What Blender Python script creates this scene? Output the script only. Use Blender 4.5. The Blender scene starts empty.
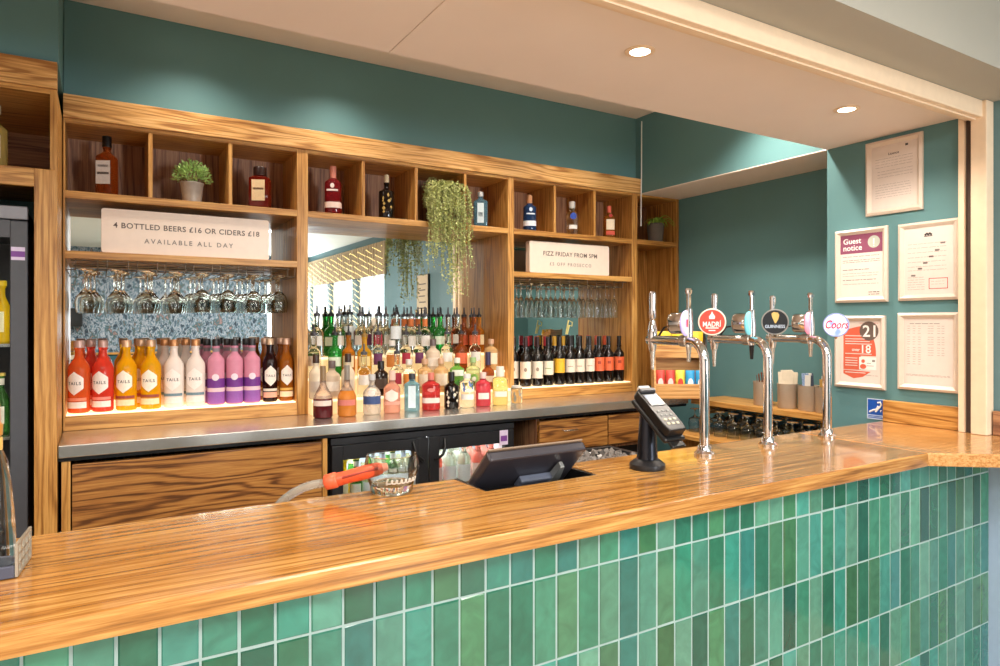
import bpy, bmesh, math, random
from math import sin, cos, pi, radians, sqrt, atan2
from mathutils import Vector, Matrix
random.seed(11)
sc = bpy.context.scene
COL = sc.collection

# ------------------------------------------------------------------ camera
EYE = 1.573
YAW = radians(31.0)            # forward = (sin31, cos31): the bar runs along world X
FW = (sin(YAW), cos(YAW)); RT = (cos(YAW), -sin(YAW))
cam_d = bpy.data.cameras.new('camera'); cam = bpy.data.objects.new('camera', cam_d)
COL.objects.link(cam)
cam.location = (0, 0, EYE); cam.rotation_euler = (radians(90), 0, -YAW)
cam_d.lens = 24.012; cam_d.sensor_width = 36; cam_d.shift_y = -0.010; cam_d.clip_start = 0.02
sc.camera = cam
# ------------------------------------------------------------------ view / world
sc.view_settings.view_transform = 'Standard'; sc.view_settings.look = 'None'
sc.view_settings.gamma = 1; sc.view_settings.use_curve_mapping = False
sc.view_settings.exposure = 0.52
cy = sc.cycles
cy.use_denoising = True
cy.sample_clamp_indirect = 4.0; cy.sample_clamp_direct = 12.0
cy.max_bounces = 14; cy.transmission_bounces = 14; cy.glossy_bounces = 6; cy.diffuse_bounces = 4
cy.blur_glossy = 1.0
w = bpy.data.worlds.new('world'); sc.world = w; w.use_nodes = True
w.node_tree.nodes['Background'].inputs[0].default_value = (0.80, 0.90, 1.0, 1)
w.node_tree.nodes['Background'].inputs[1].default_value = 0.6

def lamp(name, kind, loc, energy, color=(1, 1, 1), rot=(0, 0, 0), **kw):
    d = bpy.data.lights.new(name, kind); d.energy = energy; d.color = color
    for k, v in kw.items(): setattr(d, k, v)
    o = bpy.data.objects.new(name, d); COL.objects.link(o); o.location = loc; o.rotation_euler = rot
    return o
DAY = (0.90, 0.95, 1.0); WARM = (1.0, 0.88, 0.75); SOFT = (1.0, 0.95, 0.89)
# daylight through the three windows in the right wall of the room (they face -X)
WINS = [(-1.95, -0.80), (-3.25, -2.10), (-4.45, -3.40)]
for (a, b) in WINS:
    lamp('window_daylight', 'AREA', (3.372, (a + b) / 2, 1.60), 13, DAY, (0, radians(90), 0), shape='RECTANGLE', size=1.35, size_y=b - a)
# and through the window in the far wall (faces +Y)
lamp('far_window_daylight', 'AREA', (2.88, -4.672, 1.62), 130, DAY, (radians(90), 0, 0), shape='RECTANGLE', size=.62, size_y=1.3)
# fill lamps added under the unseen room ceiling, not known fittings
for (x, y) in [(-1.2, -0.4), (1.5, -0.4), (-1.2, -2.8), (1.5, -2.8)]:
    lamp('added_room_fill', 'AREA', (x, y, 2.70), 54, SOFT, shape='RECTANGLE', size=1.1, size_y=1.1)
# spots in the lower bar ceiling and in the high ceiling over the back bar
DOWN = [(-1.95, 1.657), (-0.79, 1.657), (0.375, 1.657), (1.537, 1.657), (2.70, 1.657)]
for (x, y) in DOWN:
    lamp('bar_downlight', 'SPOT', (x, y, 2.455), 26, WARM, spot_size=radians(150), spot_blend=0.6, shadow_soft_size=0.04)
HIGH = [(-0.75, 3.22), (0.38, 3.24), (1.08, 3.24), (1.85, 3.0), (2.55, 3.0), (2.90, 2.36)]
for (x, y) in HIGH:
    lamp('back_bar_spot', 'SPOT', (x, y, 2.99), 75 if y < 2.6 else (30 if x > 1.5 else 17), WARM, spot_size=radians(118), spot_blend=0.8, shadow_soft_size=0.05)

# ------------------------------------------------------------------ pixel <-> place helpers (depth always given)
def ray(u):
    a = (u - 500) / 667.0
    return FW[0] + a * RT[0], FW[1] + a * RT[1]
def at(u, Y):                       # X on the plane at depth Y
    dx, dy = ray(u); return dx * Y / dy
def aty(u, X):                      # Y on the plane X
    dx, dy = ray(u); return dy * X / dx
def zz(u, v, Y):
    return EYE + (323 - v) / 667.0 * Y / ray(u)[1]

# ------------------------------------------------------------------ materials
def lin(c):
    if isinstance(c, str):
        c = [int(c[i:i + 2], 16) / 255 for i in (0, 2, 4)]
    return tuple((x / 12.92 if x <= .04045 else ((x + .055) / 1.055) ** 2.4) for x in c) + (1,)

class NT:
    def __init__(s, name):
        s.m = bpy.data.materials.new(name); s.m.use_nodes = True
        s.t = s.m.node_tree; s.b = s.t.nodes['Principled BSDF']
    def n(s, t, **kw):
        x = s.t.nodes.new(t)
        for k, v in kw.items(): setattr(x, k, v)
        return x
    def l(s, a, b): s.t.links.new(a, b)
    def math(s, op, a, b=None):
        x = s.n('ShaderNodeMath', operation=op)
        for i, q in enumerate((a, b)):
            if q is None: continue
            if isinstance(q, (int, float)): x.inputs[i].default_value = q
            else: s.l(q, x.inputs[i])
        return x.outputs[0]
    def ramp(s, fac, stops):
        r = s.n('ShaderNodeValToRGB'); e = r.color_ramp.elements
        while len(e) < len(stops): e.new(0.5)
        for i, (p, c) in enumerate(stops): e[i].position = p; e[i].color = c
        s.l(fac, r.inputs[0]); return r.outputs[0]
    def set(s, **kw):
        for k, v in kw.items(): s.b.inputs[k.replace('_', ' ')].default_value = v

MC = {}
def mat(name, c, rough=.5, metal=0., trans=0., ior=1.45, coat=0., emis=None, es=0., var=.06, alpha=1., scale=30.):
    if name in MC: return MC[name]
    q = NT(name); q.set(Roughness=rough, Metallic=metal, IOR=ior)
    q.b.inputs['Transmission Weight'].default_value = trans
    q.b.inputs['Coat Weight'].default_value = coat
    c = lin(c)
    if var and trans < .9:
        tc = q.n('ShaderNodeTexCoord'); nz = q.n('ShaderNodeTexNoise')
        nz.inputs['Scale'].default_value = scale; nz.inputs['Detail'].default_value = 3
        q.l(tc.outputs['Object'], nz.inputs['Vector'])
        lo = tuple(x * (1 - var) for x in c[:3]) + (1,); hi = tuple(min(1, x * (1 + var)) for x in c[:3]) + (1,)
        q.l(q.ramp(nz.outputs['Fac'], [(.3, lo), (.7, hi)]), q.b.inputs['Base Color'])
    else:
        q.b.inputs['Base Color'].default_value = c
    if emis:
        q.b.inputs['Emission Color'].default_value = lin(emis); q.b.inputs['Emission Strength'].default_value = es
    MC[name] = q.m; return q.m

def wood(name, axis, dark, mid, light, rough=.42, coat=0., ring=22., sc_=1., bump=.12, rw=.30):
    q = NT(name); q.set(Roughness=rough); q.b.inputs['Coat Weight'].default_value = coat
    q.b.inputs['Coat Roughness'].default_value = .06
    tc = q.n('ShaderNodeTexCoord'); oi = q.n('ShaderNodeObjectInfo')
    mul = q.n('ShaderNodeVectorMath', operation='SCALE'); mul.inputs[0].default_value = (13.1, 7.7, 5.3)
    q.l(oi.outputs['Random'], mul.inputs['Scale'])
    add = q.n('ShaderNodeVectorMath', operation='ADD')
    q.l(tc.outputs['Object'], add.inputs[0]); q.l(mul.outputs[0], add.inputs[1])
    def mapped(along, across):
        mp = q.n('ShaderNodeMapping'); s = [across] * 3; s['XYZ'.index(axis)] = along
        mp.inputs['Scale'].default_value = s; q.l(add.outputs[0], mp.inputs['Vector']); return mp.outputs[0]
    n1 = q.n('ShaderNodeTexNoise'); n1.inputs['Scale'].default_value = 1.0; n1.inputs['Detail'].default_value = 2.5
    n1.inputs['Distortion'].default_value = .3; q.l(mapped(.9 * sc_, 10. * sc_), n1.inputs['Vector'])
    sep = q.n('ShaderNodeSeparateXYZ'); q.l(add.outputs[0], sep.inputs[0])
    o1, o2 = [sep.outputs[k] for k in 'XYZ' if k != axis]
    ph = q.math('ADD', q.math('MULTIPLY', q.math('ADD', o1, o2), 170.), q.math('MULTIPLY', n1.outputs['Fac'], ring * 2.1))
    s1 = q.math('POWER', q.math('MULTIPLY', q.math('ADD', q.math('SINE', ph), 1), .5), 2.2)
    n4 = q.n('ShaderNodeTexNoise'); n4.inputs['Scale'].default_value = 1.0; q.l(mapped(1.6, 9.), n4.inputs['Vector'])
    s1 = q.math('MULTIPLY', s1, q.math('MULTIPLY', n4.outputs['Fac'], 1.7))
    n2 = q.n('ShaderNodeTexNoise'); n2.inputs['Scale'].default_value = 1.0; n2.inputs['Detail'].default_value = 5; n2.inputs['Roughness'].default_value = .65
    q.l(mapped(5., 150.), n2.inputs['Vector'])
    n3 = q.n('ShaderNodeTexNoise'); n3.inputs['Scale'].default_value = 1.0; q.l(mapped(.5, 4.), n3.inputs['Vector'])
    g = q.math('ADD', q.math('MULTIPLY', q.math('SUBTRACT', n2.outputs['Fac'], .5), 1.5), q.math('MULTIPLY', q.math('SUBTRACT', n3.outputs['Fac'], .5), .7))
    f = q.math('SUBTRACT', q.math('ADD', g, .68), q.math('MULTIPLY', s1, rw * 1.35))
    q.l(q.ramp(f, [(.12, lin(dark)), (.52, lin(mid)), (.88, lin(light))]), q.b.inputs['Base Color'])
    bp = q.n('ShaderNodeBump'); bp.inputs['Strength'].default_value = bump; bp.inputs['Distance'].default_value = .002
    q.l(f, bp.inputs['Height']); q.l(bp.outputs[0], q.b.inputs['Normal'])
    return q.m

OAK = {a: wood('golden_oak_' + a.lower(), a, '86551f', 'b9823e', 'd6a45c') for a in 'XYZ'}
BEAM = wood('pale_oak_beam', 'X', '9a6630', 'cf9a56', 'e8bc7e', ring=26, rw=.42)
DARKOAK = {a: wood('dark_oak_back_' + a.lower(), a, '6a4430', '9a6a4a', 'b88a62', rough=.5) for a in 'XYZ'}
MIDOAK = wood('brown_oak_panel', 'X', '5c3514', '9c6630', 'bb8644', ring=26, rw=.42)
TOPOAK = wood('varnished_bar_top', 'X', '6a4014', 'a87032', 'c99a56', rough=.2, coat=.6, ring=16, bump=.05, rw=.24, sc_=.8)
FLAREOAK = wood('lit_bar_top_end', 'X', '74441c', 'b27a40', 'd0a066', rough=.22, coat=.5, bump=.05, rw=.12)  # same oak as the main top, lightened for the light falling there
RACKOAK = wood('light_rack_wood', 'X', 'a8703a', 'd09a58', 'e2b478')
TEAL = mat('teal_paint', '5d888c', rough=.6, var=.03, scale=4)
ROOMTEAL = mat('daylit_teal_paint', '5f7f86', rough=.6, var=.03, scale=4)  # same teal as the bar walls, greyed for the daylight on it
CEIL = mat('cream_ceiling_paint', 'ece0d7', rough=.6, var=.02, scale=3)
RCEIL = mat('grey_ceiling_paint', 'c3c6bd', rough=.7, var=.02, scale=3)
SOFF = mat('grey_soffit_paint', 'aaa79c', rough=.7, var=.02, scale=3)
CREAMW = mat('cream_painted_timber', 'ead2b4', rough=.45, var=.03)
FLOORM = mat('pale_wood_floor', 'b09a84', rough=.5, var=.15)
STEEL = mat('brushed_steel', 'dcd8d0', rough=.27, metal=.92, var=.08, scale=60)
CHROME = mat('chrome', 'e4e4e6', rough=.06, metal=1., var=0)
MIRROR = mat('mirror_silver', 'e6ebea', rough=.005, metal=1., var=0)
BLACK = mat('black_plastic', '161617', rough=.35, var=.1)
BLACKM = mat('black_powder_metal', '1c1c1f', rough=.45, var=.1)
GREYM = mat('grey_fridge_metal', '4a4b50', rough=.4, var=.05)
WHITE = mat('white_enamel', 'f0efec', rough=.4, var=.02)
GLASS = mat('clear_glass', 'f4f8f6', rough=.0, trans=1., ior=1.45, var=0)
PANE = mat('window_pane', 'f8fbfb', rough=.0, trans=1., ior=1.08, var=0)
PAPER = mat('white_paper', 'e2d6ce', rough=.7, var=.02)
FRAMEC = mat('cream_frame', 'ddd0c2', rough=.4, var=.03)
INK = mat('grey_ink', '8a807c', rough=.8, var=0)
DINK = mat('dark_ink', '4a4444', rough=.8, var=0)
SIGNINK = mat('taupe_ink', '6d625c', rough=.8, var=0)

# ------------------------------------------------------------------ mesh building
TXT = {}
def text_data(s, shear=0., spacing=1.):
    k = (s, shear, spacing)
    if k not in TXT:
        cu = bpy.data.curves.new('lettering_source', 'FONT'); cu.body = s; cu.size = 1; cu.shear = shear
        cu.space_character = spacing; cu.resolution_u = 3; cu.offset = .016
        o = bpy.data.objects.new('lettering_source', cu); COL.objects.link(o)
        dg = bpy.context.evaluated_depsgraph_get(); dg.update()
        me = bpy.data.meshes.new_from_object(o.evaluated_get(dg))
        v = [tuple(x.co) for x in me.vertices]; f = [tuple(p.vertices) for p in me.polygons]
        bpy.data.objects.remove(o); bpy.data.curves.remove(cu); bpy.data.meshes.remove(me)
        x0 = min(p[0] for p in v); x1 = max(p[0] for p in v); y0 = min(p[1] for p in v); y1 = max(p[1] for p in v)
        TXT[k] = ([((p[0] - (x0 + x1) / 2), (p[1] - (y0 + y1) / 2)) for p in v], f, x1 - x0, y1 - y0)
    return TXT[k]

class MB:
    def __init__(s): s.bm = bmesh.new(); s.fl = set()
    def _face(s, vs):
        try: return s.bm.faces.new(vs)
        except ValueError: return None
    def poly(s, pts):
        return s._face([s.bm.verts.new(p) for p in pts])
    def box(s, x0, x1, y0, y1, z0, z1, bev=0., seg=2, M=None):
        M = M or Matrix()
        cs = [(x0, y0, z0), (x1, y0, z0), (x1, y1, z0), (x0, y1, z0), (x0, y0, z1), (x1, y0, z1), (x1, y1, z1), (x0, y1, z1)]
        v = [s.bm.verts.new(M @ Vector(c)) for c in cs]
        fs = [s._face([v[i] for i in q]) for q in ((3, 2, 1, 0), (4, 5, 6, 7), (0, 1, 5, 4), (1, 2, 6, 5), (2, 3, 7, 6), (3, 0, 4, 7))]
        if bev:
            s.fl.add('b'); es = list({e for f in fs for e in f.edges})
            bmesh.ops.bevel(s.bm, geom=es, offset=bev, segments=seg, profile=.5, affect='EDGES')
        return s
    def prism(s, pts, z0, z1, M=None, bev=0.):
        M = M or Matrix()
        a = [s.bm.verts.new(M @ Vector((p[0], p[1], z0))) for p in pts]
        b = [s.bm.verts.new(M @ Vector((p[0], p[1], z1))) for p in pts]
        n = len(pts)
        fs = [s._face(a[::-1]), s._face(b)]
        for i in range(n): fs.append(s._face([a[i], a[(i + 1) % n], b[(i + 1) % n], b[i]]))
        if bev:
            s.fl.add('b'); es = list({e for f in fs if f for e in f.edges})
            bmesh.ops.bevel(s.bm, geom=es, offset=bev, segments=2, profile=.5, affect='EDGES')
        return s
    def lathe(s, prof, seg=20, M=None):
        # profile rows (r, z[, squareness n[, y squash]]); r = 0 closes on the axis
        M = M or Matrix(); rings = []
        for p in prof:
            r, z = p[0], p[1]; n = p[2] if len(p) > 2 else 2.; ky = p[3] if len(p) > 3 else 1.
            if r <= 1e-7: rings.append([s.bm.verts.new(M @ Vector((0, 0, z)))]); continue
            ring = []
            for i in range(seg):
                t = 2 * pi * (i + .5) / seg; c, d = cos(t), sin(t)
                f = 1. if n == 2. else (abs(c) ** n + abs(d) ** n) ** (-1. / n)
                ring.append(s.bm.verts.new(M @ Vector((r * f * c, r * f * d * ky, z))))
            rings.append(ring)
        for a, b in zip(rings, rings[1:]):
            if len(a) == 1 and len(b) == 1: continue
            for i in range(seg):
                j = (i + 1) % seg
                if len(a) == 1: s._face([a[0], b[j], b[i]])
                elif len(b) == 1: s._face([a[i], a[j], b[0]])
                else: s._face([a[i], a[j], b[j], b[i]])
        return s
    def tube(s, pts, r, seg=8, cap=True):
        s.fl.add('t'); pts = [Vector(p) for p in pts]; n = len(pts); rings = []
        rr = r if isinstance(r, (list, tuple)) else [r] * n
        up = None
        for i, p in enumerate(pts):
            t = (pts[min(i + 1, n - 1)] - pts[max(i - 1, 0)]).normalized()
            if up is None:
                up = Vector((0, 0, 1)) if abs(t.z) < .9 else Vector((1, 0, 0))
            a = t.cross(up).normalized(); up = a.cross(t).normalized()
            rings.append([s.bm.verts.new(p + rr[i] * (cos(2 * pi * k / seg) * a + sin(2 * pi * k / seg) * up)) for k in range(seg)])
        for a, b in zip(rings, rings[1:]):
            for k in range(seg): s._face([a[k], a[(k + 1) % seg], b[(k + 1) % seg], b[k]])
        if cap: s._face(rings[0][::-1]); s._face(rings[-1])
        return s
    def sphere(s, c, r, sub=1):
        bmesh.ops.create_icosphere(s.bm, subdivisions=sub, radius=r, matrix=Matrix.Translation(c)); return s
    def wrap(s, rows, r, cols=8, th0=0., n=2., ky=1.):
        # curved label on a round bottle, facing -Y; rows (z, half width in metres)
        g = []
        for z, hw in rows:
            row = []
            for k in range(cols + 1):
                t = th0 + (k / cols * 2 - 1) * hw / r; c, d = sin(t), cos(t)
                f = 1. if n == 2. else (abs(c) ** n + abs(d) ** n) ** (-1. / n)
                row.append(s.bm.verts.new((r * f * c, -r * f * d * ky, z)))
            g.append(row)
        for a, b in zip(g, g[1:]):
            for k in range(cols): s._face([a[k], a[k + 1], b[k + 1], b[k]])
        return s
    def text(s, t, cx, cz, y, width=None, height=None, wrap=None, shear=0., spacing=1., M=None, thick=0.):
        v, f, W, H = text_data(t, shear, spacing)
        k = width / W if width else height / H
        kz = k if not (width and height) else height / H
        M = M or Matrix()
        def P(p):
            x = cx + p[0] * k; z = cz + p[1] * kz
            if wrap: return M @ Vector((wrap * sin(x / wrap), -wrap * cos(x / wrap), z))
            return M @ Vector((x, y, z))
        vs = [s.bm.verts.new(P(p)) for p in v]
        for q in f: s._face([vs[i] for i in q])
        return s
    def rect(s, x0, x1, z0, z1, y):
        s.poly([(x0, y, z0), (x1, y, z0), (x1, y, z1), (x0, y, z1)]); return s
    def disc(s, cx, cz, y, rx, rz=None, seg=28):
        rz = rz or rx
        s.poly([(cx + rx * cos(2 * pi * i / seg), y, cz + rz * sin(2 * pi * i / seg)) for i in range(seg)]); return s
    def build(s, name, m, parent=None, smooth=True, world=False, ang=40):
        if not isinstance(m, (list, tuple)): m = [m]
        if world and parent is not None:
            off = Vector((0, 0, 0)); p = parent
            while p is not None: off += p.location; p = p.parent
            bmesh.ops.translate(s.bm, vec=-off, verts=s.bm.verts)
        if 't' in s.fl: ang = 75
        elif 'b' in s.fl: smooth = False
        bmesh.ops.recalc_face_normals(s.bm, faces=s.bm.faces)
        me = bpy.data.meshes.new(name); s.bm.to_mesh(me); s.bm.free()
        for q in m: me.materials.append(q)
        if smooth:
            me.shade_smooth(); me.set_sharp_from_angle(angle=radians(ang))
        o = bpy.data.objects.new(name, me); COL.objects.link(o)
        if parent is not None: o.parent = parent
        return o

def tag(o, label, cat, group=None, kind=None):
    o['label'] = label; o['category'] = cat
    if group: o['group'] = group
    if kind: o['kind'] = kind
    return o
def thing(name, label, cat, loc, rz=0., group=None):
    o = bpy.data.objects.new(name, None); COL.objects.link(o); o.empty_display_size = .05
    o.location = loc; o.rotation_euler = (0, 0, rz)
    return tag(o, label, cat, group)
def struct(name, mb, m, smooth=False):
    o = mb.build(name, m, smooth=smooth); o['kind'] = 'structure'; return o
def sbox(name, m, *b): return struct(name, MB().box(*b), m)
def dup(root, loc, rz, label, group=None):
    r = root.copy(); COL.objects.link(r); r.location = loc; r.rotation_euler = (0, 0, rz); r['label'] = label
    if group: r['group'] = group
    for ch in list(root.children):
        c = ch.copy(); COL.objects.link(c); c.parent = r
        for g in ch.children:
            d = g.copy(); COL.objects.link(d); d.parent = c
    return r
PROTO = {}
def place(key, maker, loc, rz, label, group=None):
    if key not in PROTO:
        o = maker(); PROTO[key] = o
        o.location = loc; o.rotation_euler = (0, 0, rz); o['label'] = label
        if group: o['group'] = group
        return o
    return dup(PROTO[key], loc, rz, label, group)
ORD = 'first second third fourth fifth sixth seventh eighth ninth tenth eleventh twelfth thirteenth fourteenth fifteenth sixteenth'.split()

# ================================================================== THE SETTING
XL, XR, XE = -3.0, 3.25, 3.63
YB, YU, YC, YF = 3.82, 3.50, 3.10, 1.275      # back of shelving, its front, counter front, bar top front
ZT, ZC = 1.10, 1.096                          # bar top, back counter top
sbox('floor', FLOORM, XL, 3.75, -4.7, 4.0, -.05, 0)
sbox('wall_back', TEAL, XL, 3.75, 3.86, 3.96, 0, 3.2)
sbox('wall_upper', TEAL, -.135, XR, 3.545, 3.86, 2.48, 3.015)
sbox('wall_upper_left', TEAL, XL, -.137, 3.12, 3.86, 2.585, 3.015)
sbox('wall_end', TEAL, XE, 3.73, 2.0, 3.86, 0, 3.2)
sbox('wall_left', CEIL, XL - .1, XL, -4.7, 3.96, 0, 3.2)
sbox('bulkhead_ceiling', TEAL, XR, XE, 2.105, 3.86, 2.48, 3.015)
sbox('trim_1', CEIL, XR, XE, 2.105, 3.545, 2.474, 2.4795)
sbox('ceiling', CEIL, XL, 3.73, 2.1, 3.86, 3.016, 3.1)
# lower ceiling over the bar, with its board joint
m = MB(); m.box(XL, .826, 1.40, 2.1, 2.475, 3.0155); m.box(.830, XR, 1.40, 2.1, 2.475, 3.0155); m.box(.826, .830, 1.40, 2.1, 2.479, 3.01)
struct('ceiling_over_bar', m, CEIL)
sbox('ceiling_soffit', SOFF, XL, XR, 1.16, 1.40, 2.511, 3.0)
sbox('ceiling_room', RCEIL, XL, 3.4, -4.7, 1.16, 2.76, 2.9)
# right wall: poster pier beside the bar, then the room wall with windows
def wall_right():
    m = MB(); m.box(XR, XE, 1.36, 2.1, 0, 2.475); return struct('wall_right', m, TEAL)
wall_right()
m = MB(); m.box(XR, 3.40, -.80, 1.36, 0, 3.0)
ys = [-.80]; 
for (a, b) in WINS: ys += [a]
prev = -.80
for (a, b) in WINS:
    if b < prev: m.box(XR, 3.40, b, prev, 0, 3.0)
    m.box(XR, 3.40, a, b, 0, .90); m.box(XR, 3.40, a, b, 2.30, 3.0); prev = a
m.box(XR, 3.40, -4.7, prev, 0, 3.0)
struct('wall_right_room', m, ROOMTEAL)
for i, (a, b) in enumerate(WINS):
    m = MB(); t = .05
    m.box(3.31, 3.36, a, b, .90, .90 + t); m.box(3.31, 3.36, a, b, 2.30 - t, 2.30); m.box(3.31, 3.36, a, a + t, .95, 2.25); m.box(3.31, 3.36, b - t, b, .95, 2.25)
    m.box(3.32, 3.35, (a + b) / 2 - .02, (a + b) / 2 + .02, .95, 2.25)
    fr = struct('window_%d' % (i + 1), m, WHITE)
    MB().box(3.384, 3.390, a + t, b - t, .95, 2.25).build('pane', PANE, fr, smooth=False)
# patterned wallpaper on the far wall of the room, behind the camera
q = NT('leafy_wallpaper'); tc = q.n('ShaderNodeTexCoord')
mp = q.n('ShaderNodeMapping'); mp.inputs['Scale'].default_value = (9, 9, 5); mp.inputs['Rotation'].default_value = (0, .6, 0); q.l(tc.outputs['Object'], mp.inputs['Vector'])
nz = q.n('ShaderNodeTexNoise'); nz.inputs['Scale'].default_value = 2.2; nz.inputs['Distortion'].default_value = 1.6; q.l(mp.outputs[0], nz.inputs['Vector'])
vo = q.n('ShaderNodeTexVoronoi'); vo.inputs['Scale'].default_value = 1.3; q.l(mp.outputs[0], vo.inputs['Vector'])
leaf = q.math('ADD', q.math('MULTIPLY', nz.outputs['Fac'], .75), q.math('MULTIPLY', vo.outputs['Distance'], .4))
q.l(q.ramp(leaf, [(.40, lin('20303e')), (.50, lin('4c6678')), (.56, lin('a3a6ae')), (.62, lin('566f82')), (.72, lin('2c4a44')), (.8, lin('8c6e70'))]), q.b.inputs['Base Color'])
m = MB(); m.box(XL, 2.54, -4.7, -4.6, 0, 3.0); m.box(3.22, 3.4, -4.7, -4.6, 0, 3.0); m.box(2.54, 3.22, -4.7, -4.6, 0, .92); m.box(2.54, 3.22, -4.7, -4.6, 2.32, 3.0)
struct('wall_front', m, q.m)
m = MB(); m.box(2.54, 3.22, -4.66, -4.61, .92, .97); m.box(2.54, 3.22, -4.66, -4.61, 2.27, 2.32); m.box(2.54, 2.59, -4.66, -4.61, .97, 2.27); m.box(3.17, 3.22, -4.66, -4.61, .97, 2.27)
fr = struct('window_4', m, WHITE)
MB().box(2.59, 3.17, -4.690, -4.684, .97, 2.27).build('pane', PANE, fr, smooth=False)
# the bar opening's cream header and jamb (a shutter guide with a slot)
m = MB(); m.box(XL, 3.19, 1.36, 1.43, 2.440, 2.511, .004); m.box(XL, 3.19, 1.385, 1.405, 2.434, 2.442)
struct('trim_2', m, CREAMW)
m = MB(); m.box(3.185, 3.249, 1.345, 1.405, ZT + .0005, 2.51, .003); m.box(3.20, 3.249, 1.435, 1.46, ZT + .0005, 2.474, .002)
struct('trim_3', m, CREAMW)
sbox('trim_4', mat('slot_shadow_brown', '4a3c36', rough=.8), 3.215, 3.249, 1.405, 1.435, ZT + .0005, 2.474)  # dark brown stands in for the shade inside the guide slot
sbox('trim_5', mat('pale_blue_paint', 'a5bdd8', rough=.6, var=.02), 3.135, 3.249, .95, 1.36, 0, 1.045)
m = MB(); m.box(3.225, 3.249, 1.47, 1.80, ZT + .0008, 1.203, .003)
struct('trim_6', m, OAK['Y'])
m = MB(); m.box(3.225, 3.249, .80, 1.34, ZT + .0008, 1.203, .003)
struct('trim_7', m, DARKOAK['Y'])
# ================================================================== BAR
bar = thing('bar_counter', 'long bar front clad in glossy green vertical tiles with pale grout', 'bar', (.3, 1.5, 0))
m = MB(); m.box(-2.6, 3.13, 1.3142, 1.34, 0, 1.045); m.box(-2.6, 3.13, 1.34, 1.78, .9, .92); m.box(-2.6, 3.13, 1.34, 1.36, 0, 1.045)
m.box(-2.6, -2.57, 1.34, 1.78, 0, 1.045); m.box(3.10, 3.13, 1.34, 1.78, 0, 1.045)
m.build('carcass', mat('pale_grout', '8fa4a1', rough=.8), bar, smooth=False, world=True)
# tiles: real bevelled tiles, each with its own glaze colour
m = MB(); cl = m.bm.loops.layers.color.new('glaze'); rnd = random.Random(3)
PAL = ['6aab9a', '72b0a0', '7cb3a1', '86b9a8', '649f8b', '94bcac', '72aca6', '88bdb4', '6ca28f', '7ca68a', '8cb8ac', '62998c', '78b5aa', '84b096', '98bcae', '7fb3a6', '70a898', '88b09a']
px, pz = .066, .205
k0 = int((-2.6 - 1.147) / px)
x = 1.147 + k0 * px
while x < 3.13:
    for row in range(-1, 5):
        zt = .961 - row * pz; zb = zt - pz + .004; zt2 = min(zt, 1.049)
        xa, xb = x + .0019, min(x + px - .0019, 3.148)
        if xb - xa < .02: continue
        y0 = 1.312 + rnd.uniform(-.0008, .0008); t1, t2 = rnd.uniform(-.0008, .0008), rnd.uniform(-.0008, .0008)
        e = .003
        o_ = [(xa, 1.326, zb), (xb, 1.326, zb), (xb, 1.326, zt2), (xa, 1.326, zt2)]
        md = [(xa, y0 + .003, zb), (xb, y0 + .003, zb), (xb, y0 + .003, zt2), (xa, y0 + .003, zt2)]
        i_ = [(xa + e, y0 + t1, zb + e), (xb - e, y0 - t1, zb + e), (xb - e, y0 - t1 + t2, zt2 - e), (xa + e, y0 + t1 + t2, zt2 - e)]
        V = [[m.bm.verts.new(p) for p in r] for r in (o_, md, i_)]
        c = lin(rnd.choice(PAL)); j = rnd.uniform(.92, 1.10); c = (c[0] * j, c[1] * j, c[2] * j, 1)
        fs = [m._face(V[2])]
        for A, B in ((V[0], V[1]), (V[1], V[2])):
            for k in range(4): fs.append(m._face([A[k], A[(k + 1) % 4], B[(k + 1) % 4], B[k]]))
        for f in fs:
            if f:
                for lp in f.loops: lp[cl] = c
    x += px
q = NT('green_glazed_tile'); q.set(Roughness=.12); q.b.inputs['Coat Weight'].default_value = .3
ca = q.n('ShaderNodeVertexColor', layer_name='glaze'); tc = q.n('ShaderNodeTexCoord')
nz = q.n('ShaderNodeTexNoise'); nz.inputs['Scale'].default_value = 16; nz.inputs['Detail'].default_value = 5; nz.inputs['Distortion'].default_value = 1.2
q.l(tc.outputs['Object'], nz.inputs['Vector'])
mx = q.n('ShaderNodeMix', data_type='RGBA', blend_type='OVERLAY'); mx.inputs[0].default_value = .35
q.l(ca.outputs[0], mx.inputs[6]); q.l(q.ramp(nz.outputs['Fac'], [(.3, lin('7c7c7c')), (.7, lin('d4d4d4'))]), mx.inputs[7]); q.l(mx.outputs[2], q.b.inputs['Base Color'])
bp = q.n('ShaderNodeBump'); bp.inputs['Strength'].default_value = .12; bp.inputs['Distance'].default_value = .004
q.l(nz.outputs['Fac'], bp.inputs['Height']); q.l(bp.outputs[0], q.b.inputs['Normal'])
m.build('tile_cladding', q.m, bar, smooth=False, world=True)
# worktop with the notch for the till, and the flared end beside the wall
top = thing('bar_worktop', 'glossy varnished oak bar top running the whole width', 'worktop', (.3, 1.5, 1.051))
pts = [(-2.6, YF), (2.585, YF), (2.585, 1.81), (1.335, 1.81), (1.335, 1.62), (.925, 1.62), (.925, 1.81), (-2.6, 1.81)]
MB().prism(pts, 1.051, ZT, bev=.006).build('main_board', TOPOAK, top, world=True)
MB().prism([(2.5855, YF + .004), (3.249, .76), (3.249, 1.81), (2.5855, 1.81)], 1.051, ZT, bev=.005).build('end_board', FLAREOAK, top, world=True)
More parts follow.
